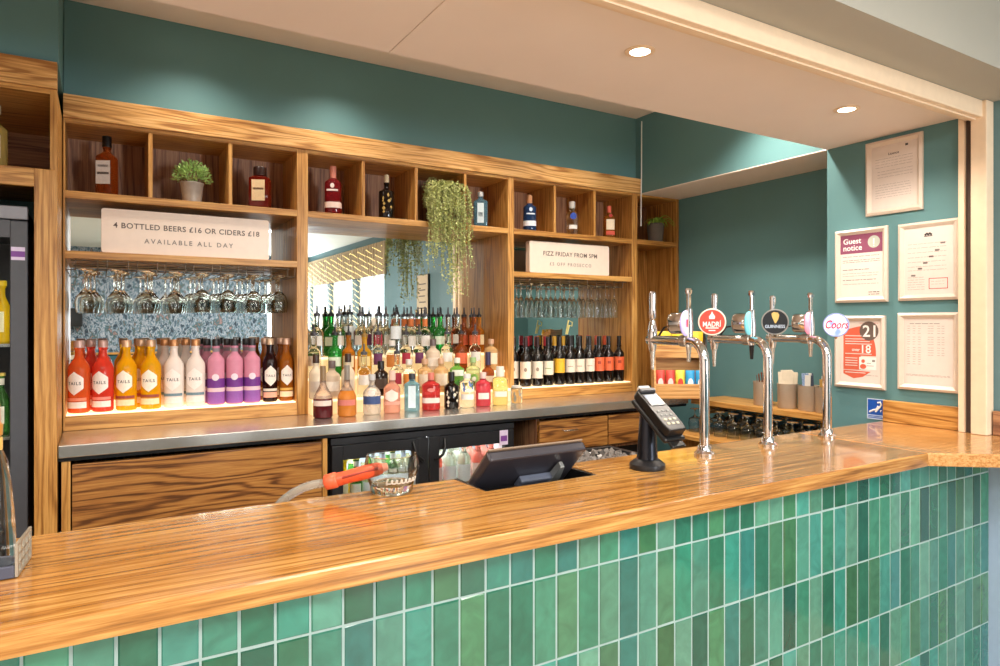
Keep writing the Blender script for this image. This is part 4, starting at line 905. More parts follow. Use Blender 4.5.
SP = {
 'carafe_dark': S('spirit_bottle', .262, .048, mat('frosted_glass', 'd9c2b0', rough=.25, trans=.8, var=.02), rn=.0135, hb=.34, hs=.70, cap='8a7050', cap_h=.075, cap_r=.0145, liq=(.37, liquid('port', '5a1c22', .3)), labels=[(.24, .34, .055, 'e0ccc0', 'band')]),
 'carafe_orange': S('spirit_bottle', .262, .048, mat('frosted_glass', 'd9c2b0', rough=.25, trans=.8, var=.02), rn=.0135, hb=.34, hs=.70, cap='8c8478', cap_h=.075, cap_r=.0145, liq=(.50, liquid('peach', 'd88a3c', .4)), labels=[(.22, .33, .055, 'd07a70', 'band')]),
 'blue_base': S('spirit_bottle', .21, .046, mat('frosted_white', 'ddd8d2', rough=.2, trans=.7, var=.02), rn=.014, hb=.52, hs=.76, cap='b8b8b8', cap_h=.03, labels=[(.26, .46, .06, '3c5080', 'band'), (.46, .62, .02, 'e8e0d8', 'round')]),
 'peach': S('spirit_bottle', .225, .044, ('peach_pink', 'dfa08a', .55), rn=.0145, hb=.56, hs=.76, n=3., cap='d8b8a8', cap_h=.05, labels=[(.26, .56, .032, 'efd9cc', 'hex'), (.20, .28, .05, 'd89a88', 'band')]),
 'blue_square': S('spirit_bottle', .205, .042, ('sapphire', '6fb0d0', .75), rn=.0135, hb=.70, hs=.82, n=4.5, ky=.8, cap='2c3038', cap_h=.03, labels=[(.10, .68, .020, 'cfdfe6', 'flat')]),
 'red': S('spirit_bottle', .205, .050, ('pink_gin_red', 'c43a3c', .6), rn=.015, hb=.66, hs=.80, n=3.2, cap='d07868', cap_h=.04, cap_r=.018, labels=[(.20, .34, .05, 'f0d4cc', 'band'), (.50, .60, .02, 'e08078', 'round')]),
 'black': S('spirit_bottle', .205, .042, mat('black_glass', '120c0a', rough=.06), rn=.0135, hb=.58, hs=.72, cap='1a1614', cap_h=.05, labels=[(.08, .56, .036, 'd8cdb8', 'motif')]),
 'blue_floral': S('spirit_bottle', .19, .045, CLEAR, rn=.016, hb=.74, hs=.86, cap='d0d0cc', cap_h=.025, labels=[(.50, .76, .034, '6a80b8', 'motif'), (.24, .40, .04, 'e6e0d8', 'band')]),
 'pinkred': S('spirit_bottle', .195, .044, ('raspberry', 'd04858', .6), rn=.0145, hb=.66, hs=.80, n=3., cap='e0c0b8', cap_h=.035, labels=[(.22, .40, .03, 'f0d8d0', 'band')]),
 'straw': S('spirit_bottle', .225, .044, ('straw', 'd8cc8c', .85), rn=.017, hb=.66, hs=.76, n=3.5, cap='e0dcd0', cap_h=.06, cap_r=.024, labels=[(.22, .36, .034, 'ece6d4', 'band')]),
 'cream_tall': S('spirit_bottle', .235, .036, ('cream', 'e6d6bc', .1), rn=.0135, hb=.55, hs=.74, cap='3a2418', cap_h=.045, labels=[(.16, .40, .03, 'c8b8a8', 'band')]),
 'cream_round': S('spirit_bottle', .20, .043, ('cream2', 'dcc8b0', .2), rn=.0145, hb=.58, hs=.76, cap='6a5a58', cap_h=.04, labels=[(.2, .45, .04, 'efe4d4', 'band')]),
 'yellow': S('spirit_bottle', .215, .040, ('golden', 'e0a62c', .5), rn=.0145, hb=.60, hs=.76, cap='8a6a2a', pourer=True, labels=[(.25, .5, .035, 'e8d090', 'band')]),
 'amber': S('spirit_bottle', .225, .036, ('amber_spirit', 'c97a20', .55), rn=.0135, hb=.58, hs=.74, cap='1c1c1e', pourer=True, labels=[(.22, .5, .034, 'e8d4a8', 'band')]),
 'whisky': S('spirit_bottle', .225, .038, ('whisky_brown', '9a4a18', .55), rn=.0145, hb=.60, hs=.74, n=3., cap='2a2224', pourer=True, labels=[(.22, .50, .034, 'd8643c', 'band')]),
 'green': S('spirit_bottle', .225, .037, ('green_gin', '2f9a3c', .65), rn=.0145, hb=.62, hs=.76, n=2.6, cap='1c1c1e', pourer=True, labels=[(.26, .48, .034, 'dfe8d0', 'band')]),
 'green_sq': S('spirit_bottle', .195, .043, ('lime_gin', '6fae4c', .7), rn=.0145, hb=.64, hs=.78, n=2.8, cap='d8dccc', cap_h=.03, labels=[(.46, .64, .034, 'e4ead8', 'band'), (.16, .34, .018, '4c8a34', 'round')]),
 'green_round': S('spirit_bottle', .195, .042, ('pale_green', 'c0cc9c', .8), rn=.0145, hb=.64, hs=.78, cap='9ab87c', cap_h=.03, labels=[(.20, .50, .026, '7fb04c', 'round'), (.28, .42, .014, 'f0f0e0', 'round')]),
 'clear': S('spirit_bottle', .225, .037, CLEAR, rn=.0145, hb=.60, hs=.74, cap='4a4a50', pourer=True, labels=[(.28, .52, .032, 'e8e2d8', 'band')]),
 'clear_red': S('spirit_bottle', .225, .037, CLEAR, rn=.0145, hb=.60, hs=.74, cap='3c3c42', pourer=True, labels=[(.26, .54, .026, 'a8283c', 'band')]),
 'clear_plum': S('spirit_bottle', .225, .037, CLEAR, rn=.0145, hb=.60, hs=.74, cap='3c3c42', pourer=True, labels=[(.26, .54, .026, '6a3058', 'band')]),
 'orange_neck': S('spirit_bottle', .225, .036, CLEAR, rn=.0150, hb=.56, hs=.72, cap='55565c', pourer=True, labels=[(.74, .94, .02, 'd8783c', 'neck'), (.22, .5, .03, 'eee8e0', 'band')]),
 'white_lab': S('spirit_bottle', .235, .038, CLEAR, rn=.0150, hb=.62, hs=.76, cap='222226', pourer=True, labels=[(.40, .72, .036, 'e6ecee', 'band')]),
 'dark_box': S('spirit_bottle', .19, .038, mat('dark_brown_glass', '241612', rough=.08), rn=.0145, hb=.62, hs=.76, n=3., cap='1a1614', cap_h=.04, labels=[(.2, .5, .03, '5a4a40', 'band')]),
 'orange_lab': S('spirit_bottle', .195, .038, CLEAR, rn=.0145, hb=.62, hs=.76, cap='d8d0c8', cap_h=.03, labels=[(.22, .58, .036, 'e08a3c', 'band')]),
 'peach_lab': S('spirit_bottle', .195, .043, ('honey', 'd8b480', .5), rn=.0145, hb=.64, hs=.78, cap='c8a080', cap_h=.03, labels=[(.2, .55, .04, 'eedcc0', 'band')]),
 'purple_neck': S('spirit_bottle', .225, .038, ('brandy', 'a85a2c', .55), rn=.015, hb=.46, hs=.62, n=2.6, cap='3c3050', cap_h=.08, cap_r=.0165, labels=[(.20, .36, .036, 'e8d8c0', 'band')]),
 'jar': S('spirit_bottle', .105, .036, CLEAR, rn=.028, hb=.80, hs=.90, cap='d8d4cc', cap_h=.012, cap_r=.030, labels=[(.15, .70, .03, '8a8a80', 'motif')]),
}
def sp(k, u, Y, z, label, rz=-20):
    o = place('sp_' + k, SP[k], (at(u, Y), Y, z + .0008), radians(rz), label, GRP)
for k, u, lab in [('carafe_dark', 323, 'bulbous bottle of dark red liquid with a white band, leftmost in the counter row'), ('carafe_orange', 347, 'bulbous bottle of orange liquid with a pink band, second in the counter row'), ('blue_base', 372, 'frosted bottle with a navy band, between the orange carafe and the peach bottle'),
    ('peach', 392, 'peach pink bottle with a pale hexagon label in the counter row'), ('blue_square', 412, 'pale blue square bottle with dark cap in the counter row'), ('red', 431, 'wide bright red gin bottle with a white band in the counter row'), ('black', 451.5, 'black bottle with cream floral pattern in the counter row'),
    ('blue_floral', 467, 'clear bottle with a blue floral top and white label in the counter row'), ('pinkred', 483, 'raspberry red bottle with a white label, right part of the counter row'), ('straw', 500, 'pale straw yellow square-shouldered bottle with a broad clear stopper, right end of the counter row')]:
    sp(k, u, 3.34, ZC, lab, -24)
sp('jar', 516.5, 3.36, ZC, 'small clear patterned jar standing on the counter by the oak upright', -20)
for k, u, lab in [('cream_tall', 316, 'slim cream bottle with brown cap behind the dark red carafe'), ('cream_round', 332, 'pale cream bottle with grey cap, between the two carafes one step up'), ('cream_tall', 348, 'slim cream bottle with brown cap half hidden behind the orange carafe'), ('clear', 364, 'clear bottle with white label behind the navy-banded bottle'), ('dark_box', 381, 'small dark brown bottle behind the peach bottle'), ('clear_red', 397, 'clear bottle with dark red label one step above the blue square bottle'),
    ('orange_lab', 409, 'clear bottle with orange label just behind the blue square bottle'), ('peach_lab', 425, 'honey coloured bottle with cream label behind the red gin bottle'), ('peach_lab', 441, 'honey coloured bottle with cream label behind the black floral bottle'), ('green_sq', 457, 'lime green bottle with white upper label, one step up behind the blue floral one'), ('green_round', 473, 'pale green bottle with a round green label'), ('purple_neck', 488, 'brandy brown bottle with a long purple neck near the right end')]:
    sp(k, u, 3.487, STEPS[0][0], lab)
for k, u, lab in [('clear', 314, 'clear bottle with white label on the second step, far left'), ('green', 335, 'bright green bottle on the second step at left'), ('amber', 348.5, 'amber bottle on the second step right of the bright green one'), ('yellow', 364.5, 'golden yellow bottle on the second step'), ('clear_plum', 378, 'clear bottle with plum label on the second step, beside the golden yellow one'), ('orange_lab', 392, 'clear bottle with orange label on the second step'), ('clear_red', 406, 'clear bottle with dark red label on the second step'),
    ('clear_plum', 419, 'clear bottle with plum label on the second step, near the middle'), ('cream_round', 433, 'pale cream bottle with grey cap on the second step'), ('clear', 447, 'clear bottle with white label on the second step, behind the lime green one'), ('whisky', 461, 'brown whisky bottle with orange label on the second step, behind the lime green one'), ('clear', 475, 'clear bottle with white label on the second step, behind the pale green one'), ('peach_lab', 491, 'honey coloured bottle with cream label on the second step, right end')]:
    sp(k, u, 3.582, STEPS[1][0], lab)
for i, (k, u) in enumerate([('clear', 317), ('green', 331), ('clear', 339), ('white_lab', 350), ('clear', 360), ('clear_plum', 369), ('clear_red', 378), ('clear', 386), ('white_lab', 396), ('orange_neck', 404), ('orange_neck', 411), ('orange_neck', 418), ('orange_neck', 425), ('green', 433), ('green', 440), ('clear', 448), ('clear', 457), ('whisky', 464), ('whisky', 474), ('amber', 479)]):
    nm = {'clear': 'clear bottle with white label', 'green': 'green bottle', 'white_lab': 'clear bottle with high white label', 'clear_plum': 'clear bottle with plum label', 'clear_red': 'clear bottle with dark red label', 'orange_neck': 'clear bottle with orange neck wrapper', 'whisky': 'brown whisky bottle with orange label', 'amber': 'amber bottle'}[k]
    cnts['D' + k] = cnts.get('D' + k, 0) + 1
    sp(k, u, 3.668 + .085 * (i % 2), STEPS[2][0], '%s and pourer on the top step, %s such from left' % (nm, ORD[cnts['D' + k] - 1]))
# ================================================================== HANGING GLASSES
def wine_glass_mesh(): return [(0, 0), (.036, 0), (.037, -.0015), (.034, -.003), (.008, -.008), (.0042, -.014), (.0036, -.075), (.0046, -.088), (.014, -.098), (.036, -.128), (.041, -.150), (.038, -.180), (.0345, -.197), (.0335, -.197), (.0368, -.180), (.0396, -.150), (.0348, -.130), (.012, -.101), (0, -.0985)]
def copa_mesh(): return [(0, 0), (.036, 0), (.037, -.0015), (.034, -.003), (.008, -.008), (.0042, -.014), (.0036, -.070), (.0046, -.080), (.018, -.086), (.036, -.108), (.0435, -.138), (.0435, -.165), (.039, -.190), (.038, -.190), (.0423, -.165), (.0421, -.138), (.035, -.110), (.016, -.089), (0, -.087)]
def flute_mesh(): return [(0, 0), (.030, 0), (.031, -.0015), (.028, -.003), (.007, -.007), (.0036, -.012), (.0032, -.070), (.0045, -.080), (.012, -.092), (.024, -.130), (.0265, -.160), (.0235, -.215), (.0225, -.215), (.0255, -.160), (.0230, -.131), (.011, -.095), (0, -.087)]
def glass_maker(name, prof):
    def mk():
        o = MB().lathe(prof(), 22).build(name, GLASS, ang=60); return tag(o, '', 'glass')
    return mk
a, b = bays[0]
gx = [at(u, 3.56) for u in (85, 116, 146, 174, 202, 228, 254, 279)]
ry = [3.56, 3.65, 3.74]
rowname = ['front row', 'middle row', 'back row']
for j, Y in enumerate(ry):
    for i, X in enumerate(gx):
        kind, nm = (('wg', 'wine glass') if i < 4 else ('copa', 'round gin glass'))
        place(kind, glass_maker('hanging_wine_glass', wine_glass_mesh) if kind == 'wg' else glass_maker('hanging_gin_glass', copa_mesh),
              (X + (.018 * j if i < 4 else .012 * j), Y, ZM - .075), 0, '%s hanging in the left bay rack, %s from left in the %s' % (nm, ORD[i], rowname[j]), 'glasses hanging in the left bay')
rk = thing('glass_rack', 'chrome wire glass rack under the left bay shelf', 'rack', ((a + b) / 2, 3.65, ZM - .034))
WIRE = mat('dull_wire', '6a5a4a', rough=.3, metal=.8)
for i in range(9):
    xm = gx[0] - .052 + (gx[-1] - gx[0] + .104) * i / 8
    r = MB()
    for s_ in (-.018, .018):
        r.tube([(xm + s_, 3.515, ZM - .034), (xm + s_, 3.515, ZM - .082), (xm + s_, 3.78, ZM - .082)], .0022, 6)
    r.tube([(xm - .018, 3.515, ZM - .082), (xm + .018, 3.515, ZM - .082)], .0022, 6)
    r.build('wire_channel', WIRE, rk, world=True)
r = MB()
for y_ in (3.53, 3.74): r.tube([(a + .02, y_, ZM - .040), (b - .03, y_, ZM - .040)], .003, 6)
r.build('cross_rod', WIRE, rk, world=True)
a, b = bays[2]
n_ = 11; x0 = at(521, 3.56); x1 = at(614, 3.56); fy = [3.56, 3.645]
for j, Y in enumerate(fy):
    for i in range(n_):
        place('flute', glass_maker('hanging_flute', flute_mesh), (x0 + (x1 - x0) * i / (n_ - 1) + .022 * j, Y, ZM - .068), 0, 'champagne flute hanging upside down in the right bay, %s from left in the %s' % (ORD[i], ('front row', 'row behind')[j]), 'flutes hanging in the right bay')
rk = thing('glass_rack', 'wire flute rack under the right bay shelf', 'rack', ((a + b) / 2, 3.62, ZM - .034))
for i in range(n_ + 1):
    xm = x0 + (x1 - x0) * (i - .5) / (n_ - 1)
    r = MB(); r.tube([(xm, 3.515, ZM - .034), (xm, 3.515, ZM - .073), (xm, 3.74, ZM - .073)], .0025, 6); r.build('wire_channel', WIRE, rk, world=True)
r = MB()
for y_ in (3.53, 3.70): r.tube([(a + .02, y_, ZM - .039), (b - .02, y_, ZM - .039)], .003, 6)
r.build('cross_rod', WIRE, rk, world=True)
# ================================================================== PLANTS
def leaf_card(r, p, d, up, L, W, fold=.25):
    d = d.normalized(); s_ = d.cross(up).normalized() if d.cross(up).length > 1e-3 else Vector((1, 0, 0)); n = s_.cross(d)
    a = p; tip = p + d * L; l_ = p + d * L * .5 + s_ * W + n * W * fold; q_ = p + d * L * .5 - s_ * W + n * W * fold
    va, vt, vl, vq = [r.bm.verts.new(x) for x in (a, tip, l_, q_)]
    r._face([va, vl, vt]); r._face([va, vt, vq])
LEAF1 = mat('sage_green_leaf', 'a9c878', rough=.5, var=.35, scale=60); LEAF2 = mat('pale_olive_leaf', 'c0c684', rough=.5, var=.35, scale=50); LEAF3 = mat('spider_plant_leaf', '9cca52', rough=.45, var=.3, scale=25)
POTG = mat('galvanised_pot', 'b8b0a6', rough=.4, metal=.3, var=.1); POTD = mat('slate_grey_pot', '6d655f', rough=.6)
rn = random.Random(8)
def pot(t, r, h, m_, soil=True):
    MB().lathe([(0, 0), (r * .78, 0), (r * .80, .003), (r, h - .006), (r * 1.04, h - .004), (r * 1.04, h), (r * .94, h), (r * .92, h - .015), (0, h - .015)], 24).build('pot', m_, t)
    MB().lathe([(0, h - .0145), (r * .915, h - .0145), (r * .6, h - .006), (0, h - .004)], 16).build('soil', mat('dark_soil', '33261c', rough=.9, var=.3), t)
t = thing('potted_herb', 'bushy small-leaved plant in a round galvanised pot in a cubby', 'plant', (at(192, 3.57), 3.57, ZF2 + .0006)); pot(t, .052, .098, POTG)
r = MB()
for i in range(520):
    az, el = rn.uniform(0, 2 * pi), math.asin(rn.uniform(-.15, 1)); q_ = rn.uniform(.35, 1) ** .5
    c_ = Vector((.082 * q_ * cos(az) * cos(el), .06 * q_ * sin(az) * cos(el), .115 + .085 * q_ * sin(el)))
    d = Vector((cos(az) * cos(el), sin(az) * cos(el), sin(el) + .2)) + Vector((rn.uniform(-.7, .7), rn.uniform(-.7, .7), rn.uniform(-.5, .5)))
    leaf_card(r, c_, d, Vector((rn.uniform(-1, 1), rn.uniform(-1, 1), 1)), rn.uniform(.016, .026), rn.uniform(.004, .007))
r.build('foliage', LEAF1, t, smooth=False)
r = MB()
for i in range(14):
    az = 2 * pi * i / 14; r.tube([(.01 * cos(az), .01 * sin(az), .09), (.03 * cos(az), .025 * sin(az), .13), (.055 * cos(az), .04 * sin(az), .165)], .0014, 4)
r.build('stems', LEAF1, t)
X = at(440, 3.56)
t = thing('trailing_plant', 'trailing small-leaved plant spilling from a cubby down over the mirror', 'plant', (X, 3.575, ZF2 + .0006)); pot(t, .060, .125, mat('cream_glazed_pot', 'ddd2c0', rough=.4))
r = MB(); st = MB()
def strand(x0, y0, x1, y1, zt, zbot, n, sw):
    pts = []
    for k in range(n + 1):
        f = k / n
        if f < .25:
            g = f / .25; p = Vector((x0 + (x1 - x0) * g, y0 + (y1 - y0) * g, zt + .03 * sin(g * pi)))
        else:
            g = (f - .25) / .75; p = Vector((x1 + sw * g * g + .004 * sin(9 * g + x1 * 80), y1 - .004 * sin(7 * g + x1 * 50), zt - (zt - zbot) * g))
        pts.append(p)
    st.tube(pts, .0011, 4)
    for k in range(1, len(pts)):
        for _ in range(3):
            d = Vector((rn.uniform(-1, 1), rn.uniform(-1, .6), rn.uniform(-.9, .5)))
            leaf_card(r, pts[k] + Vector((rn.uniform(-.006, .006), rn.uniform(-.006, .006), rn.uniform(-.008, .008))), d, Vector((rn.uniform(-1, 1), rn.uniform(-1, 1), 1)), rn.uniform(.010, .017), rn.uniform(.0045, .0075), .15)
for i in range(76):
    xr = rn.uniform(-.125, .155); yr = rn.uniform(-.135, -.085) if abs(xr) < .2 else -.1
    if i < 40: zb_ = rn.uniform(-.20, .05)
    elif i < 62: zb_ = rn.uniform(-.34, -.12)
    else: zb_ = rn.uniform(-.46, -.3); xr = rn.uniform(0, .11)
    strand(rn.uniform(-.04, .04), rn.uniform(-.03, .03), xr, yr, rn.uniform(.13, .215), zb_, 26, rn.uniform(-.02, .03))
for i in range(34):
    az = rn.uniform(0, 2 * pi); strand(0, 0, .10 * cos(az), -.02 + .06 * sin(az), .17 + rn.uniform(0, .07), .10, 10, 0)
r.build('foliage', LEAF2, t, smooth=False); st.build('stems', LEAF2, t)
t = thing('spider_plant', 'arching strap-leaved plant in a slate grey pot in the corner cubby', 'plant', (at(656, 3.57), 3.575, ZF2 + .0006)); pot(t, .064, .135, POTD)
r = MB()
for i in range(20):
    az = 2 * pi * i / 20 + rn.uniform(-.15, .15); L = rn.uniform(.09, .15); up_ = rn.uniform(.06, .13); prev = None
    sx = .95
    for k in range(9):
        f = k / 8; c_ = Vector((cos(az) * L * f * sx, sin(az) * L * .8 * f - .03 * f, .115 + up_ * 2.2 * f * (1 - f * .85) - .03 * f * f))
        c_.z = min(c_.z, .30)
        s_ = Vector((-sin(az), cos(az), 0)) * .012 * (1 - f) ** .5 * (1 if k else .5)
        cur = (r.bm.verts.new(c_ - s_), r.bm.verts.new(c_ + Vector((0, 0, -.003))), r.bm.verts.new(c_ + s_))
        if prev: r._face([prev[0], prev[1], cur[1], cur[0]]); r._face([prev[1], prev[2], cur[2], cur[1]])
        prev = cur
r.build('leaves', LEAF3, t)
# ================================================================== END WALL SHELF, GLASSES, CUPS, SNACKS
XS = 3.31
es_ = thing('end_wall_shelf', 'oak shelf along the end wall carrying the beige cups', 'shelf', (3.47, 2.6, 1.05))
MB().box(XS, XE - .001, 2.105, 3.09, 1.048, 1.080, .002).build('board', OAK['Y'], es_, world=True)
for y_ in (2.2, 3.0):
    MB().box(XS + .05, XE - .001, y_ - .01, y_ + .01, .99, 1.047).build('bracket', OAK['X'], es_, world=True, smooth=False)
ls = thing('glass_shelf_unit', 'low oak shelf of upturned glasses under the end wall shelf', 'shelf', (3.45, 2.6, .85))
MB().box(3.05, XE - .001, 2.105, 3.04, .868, .892, .002).build('board', OAK['Y'], ls, world=True)
MB().box(XE - .02, XE - .001, 2.105, 3.04, .893, .985).build('back_panel', mat('wall_shade_blue', '3a6480', rough=.5), ls, world=True, smooth=False)  # added panel, its blue stands in for shade on the wall
for y_ in (2.12, 3.02): MB().box(3.08, XE - .001, y_ - .015, y_ + .015, .001, .867).build('leg_panel', OAK['Z'], ls, world=True, smooth=False)
def stem_down(): return [(0, 0), (.032, 0), (.036, .03), (.040, .055), (.036, .082), (.016, .094), (.0045, .102), (.0040, .14), (.008, .150), (.031, .153), (.031, .1555), (0, .156)]
def stem_shell(): return [(.0325, .0), (.0345, 0), (.038, .03), (.042, .055), (.038, .082), (.017, .095), (.0048, .103), (.0040, .140), (.008, .150), (.031, .1525), (.031, .1550), (0, .1555)][::1]
def tum():
    o = MB().lathe([(0, .0905), (.012, .090), (.034, .080), (.0385, .055), (.035, .03), (.0315, 0), (.0335, 0), (.037, .03), (.0405, .055), (.036, .083), (.016, .095), (.0046, .103), (.0040, .132), (.008, .140), (.030, .1435), (.030, .1455), (0, .146)], 20).build('stemmed_glass', mat('blue_reflection_glass', 'e2eef5', trans=1., rough=0., ior=1.45, var=0), ang=60)  # pale blue in the glass colour stands in for a reflection
    return tag(o, '', 'glass')
rows = [(3.20, 'front row'), (3.31, 'middle row'), (3.42, 'back row')]
for j, (X, nm) in enumerate(rows):
    for i in range(9):
        place('tumbler', tum, (X, 2.17 + i * .098 + .02 * (j % 2), .8925), 0, 'upturned stemmed glass on the low end shelf, %s from the near end, %s' % (ORD[i], nm), 'upturned glasses on the low end shelf')
CUPM = mat('beige_ceramic', 'b7a795', rough=.45, var=.03)
def cup_mesh(): return MB().lathe([(0, 0), (.050, 0), (.053, .004), (.056, .138), (.0575, .142), (.054, .142), (.0515, .012), (0, .010)], 28)
XCUP = 3.42
cups = [(763, 'beige cup of brown wooden stirrers at the left end of the cup row'), (787.5, 'beige cup stuffed with cream napkins'), (808.5, 'beige cup of mixed sachets and cutlery'), (826, 'beige cup partly hidden behind the right fount, last of the row')]
cpos = []
for i, (u, lab) in enumerate(cups):
    Y = aty(u, XCUP) ; p = (XCUP, Y, 1.0806); cpos.append(p)
    o = place('cup', lambda: tag(cup_mesh().build('storage_cup', CUPM, ang=50), '', 'cup'), p, 0, lab, 'beige cups on the end wall shelf')
rn = random.Random(4)
def sheet_stack(name, label, cat, p, n, w, h, m_, grp, dz=.02, tilt=.25):
    for i in range(n):
        o = MB().box(-w[i % len(w)] / 2, w[i % len(w)] / 2, -.0012, .0012, 0, h[i % len(h)], .0008, seg=1).build(name, m_[i % len(m_)])
        a_ = rn.uniform(-.4, .4)
        o.location = (p[0] - .028 + .056 * (i + .5) / n, p[1] + rn.uniform(-.008, .008), p[2] + dz); o.rotation_euler = (rn.uniform(-tilt, tilt) * .3, rn.uniform(-.08, .08), radians(-58) + a_ * .3)
        tag(o, label % ORD[i], cat, grp)
sheet_stack('napkin', 'cream paper napkin in the second beige cup, %s counting from the bar side', 'napkin', cpos[1], 6, [.066, .062, .070], [.19, .20, .185], [mat('cream_napkin', 'e9dcc4', rough=.9, var=.06)], 'napkins in the second beige cup')
sheet_stack('sauce_sachet', 'patterned sachet in the third beige cup, %s counting from the bar side', 'sachet', cpos[2], 8, [.03, .036], [.18, .19, .17], [mat('white_sachet', 'e6e2da', rough=.5), mat('blue_print_sachet', '8aa2c8', rough=.5, var=.5, scale=150), mat('brown_sachet', '8a6a50', rough=.6), mat('navy_sachet', '4a5468', rough=.5, var=.6, scale=180)], 'sachets in the third beige cup')
sheet_stack('sauce_sachet', 'ochre sachet in the last beige cup, %s counting from the bar side', 'sachet', cpos[3], 3, [.04], [.165, .18], [mat('ochre_sachet', 'c89a4c', rough=.5), mat('white_sachet', 'e6e2da', rough=.5)], 'sachets in the last beige cup')
for i in range(6):
    o = MB().box(-.004, .004, -.0015, .0015, 0, .185 - .008 * (i % 3), .0008, seg=1).build('wooden_stirrer', mat('dark_wood_stick', '6a3a24', rough=.6))
    a_ = 2 * pi * i / 6; o.location = (cpos[0][0] + .02 * cos(a_), cpos[0][1] + .02 * sin(a_), cpos[0][2] + .012); o.rotation_euler = (.12 * sin(-a_), .12 * cos(a_), rn.uniform(0, 3))
    tag(o, 'brown wooden stirrer in the first beige cup, %s of the bunch' % ORD[i], 'stirrer', 'stirrers in the first beige cup')
# snack rack set across the corner of the counter, facing the camera
ang_r = atan2(-.19, .25)
RX, RY = 3.155 - .02, 3.035 - .03
sr = thing('snack_rack', 'two-tier light wood snack rack set across the corner', 'rack', (RX, RY, ZC + .0008), ang_r)
W = .155; D = .15
def rp(name, b, m_=RACKOAK): MB().box(*b, .0015).build(name, m_, sr)
rp('lower_lip', (-W, W, -.005, .008, .0, .092)); rp('lower_shelf', (-W, W, .008, D, .0, .012)); rp('upper_lip', (-W, W, .045, .058, .255, .335)); rp('upper_shelf', (-W, W, .058, D, .255, .267))
rp('back_panel', (-W, W, D, D + .012, 0, .42))
for s_ in (-1, 1):
    xx = s_ * (W + .0065)
    MB().prism([(-.005, 0), (D + .012, 0), (D + .012, .43), (.06, .36), (-.005, .10)], xx - .006, xx + .006, M=Matrix(((0, 0, 1, 0), (1, 0, 0, 0), (0, 1, 0, 0), (0, 0, 0, 1)))).build('side_panel', RACKOAK if s_ < 0 else BLACKM, sr)
Mrk = Matrix.Translation((RX, RY, ZC + .0008)) @ Matrix.Rotation(ang_r, 4, 'Z')
def packet(w, h, m_, bandm):
    def mk():
        g = thing('snack_packet', '', 'snack packet', (0, 0, 0)); r = MB(); nx, nz_ = 6, 8; F = []; Bk = []
        for j in range(nz_ + 1):
            fz = j / nz_; rf = []; rb_ = []
            for i in range(nx + 1):
                fx_ = i / nx; th = .017 * (max(0, sin(pi * fx_)) ** .6) * (max(0, sin(pi * fz)) ** .5)
                x_ = (fx_ - .5) * w; z_ = fz * h
                v = r.bm.verts.new((x_, -th - .0005, z_)); rf.append(v); rb_.append(r.bm.verts.new((x_, th + .0005, z_)))
            F.append(rf); Bk.append(rb_)
        for A in (F, Bk):
            for j in range(nz_):
                for i in range(nx): r._face([A[j][i], A[j][i + 1], A[j + 1][i + 1], A[j + 1][i]])
        ed = lambda A: A[0] + [x[-1] for x in A[1:]] + A[-1][-2::-1] + [x[0] for x in A[-2:0:-1]]
        e1, e2 = ed(F), ed(Bk)
        for i in range(len(e1)): r._face([e1[i], e1[(i + 1) % len(e1)], e2[(i + 1) % len(e1)], e2[i]])
        r.build('pouch', m_, g)
        q_ = MB(); q_.poly([(.30 * w * cos(2 * pi * i / 14), -.0190, h * .52 + .18 * h * sin(2 * pi * i / 14)) for i in range(14)]); q_.build('pouch_print', bandm, g, smooth=False)
        return g
    return mk
YEL = mat('yellow_foil', 'e8c832', rough=.35, var=.1); RED_ = mat('red_foil', 'd0483c', rough=.35, var=.15); BLUE = mat('blue_foil', '2f9ad0', rough=.35, var=.15); PALEY = mat('lemon_foil', 'e8d850', rough=.35, var=.2)
def put(key, mk, x, y, z, lab, grp): 
    p = Mrk @ Vector((x, y, z)); place(key, mk, p, ang_r, lab, grp)
for i in range(3): put('yel', packet(.095, .155, YEL, PALEY), -.10 + .10 * i, .085, .268, 'large yellow crisp packet on the upper tier of the rack, %s from left' % ORD[i], 'yellow packets on the upper tier')
for i, (k, mm, pm, nm) in enumerate([('r', RED_, PAPER, 'red'), ('r', RED_, PAPER, 'red'), ('y', PALEY, RED_, 'lemon yellow'), ('b', BLUE, WHITE, 'blue'), ('b', BLUE, WHITE, 'blue')]):
    put('pk' + k, packet(.056, .165, mm, pm), -.125 + .0615 * i, .035, .0125, 'small %s snack packet on the lower tier, %s from left' % (nm, ORD[i]), 'small packets on the lower tier')
# ================================================================== BOTTLE FRIDGE UNDER THE COUNTER
fx0, fx1 = .945, 1.975; fy0, fy1 = YC + .075, 3.78; fz1 = 1.020
fr = thing('bottle_fridge', 'black two-door glass-fronted bottle fridge glowing under the counter', 'fridge', ((fx0 + fx1) / 2, 3.45, 0))
m = MB(); t_ = .035
m.box(fx0, fx0 + t_, fy0, fy1, .001, fz1); m.box(fx1 - t_, fx1, fy0, fy1, .001, fz1); m.box(fx0, fx1, fy1 - t_, fy1, .001, fz1); m.box(fx0, fx1, fy0, fy1, .001, .1); m.box(fx0, fx1, fy0, fy1, fz1 - t_, fz1)
m.build('cabinet', BLACKM, fr, world=True, smooth=False)
LIN = mat('white_liner', 'e8eef0', rough=.5, var=.02)
m = MB(); m.box(fx0 + t_, fx1 - t_, fy1 - t_ - .006, fy1 - t_ - .001, .1, fz1 - t_); m.box(fx0 + t_ + .001, fx0 + t_ + .005, fy0 + .02, fy1 - t_ - .006, .1, fz1 - t_); m.box(fx1 - t_ - .005, fx1 - t_ - .001, fy0 + .02, fy1 - t_ - .006, .1, fz1 - t_)
m.build('liner', LIN, fr, world=True, smooth=False)
m = MB(); m.box(fx0, fx1, YC + .035, fy0, .988, fz1, .002); m.build('top_grille', BLACKM, fr, world=True)
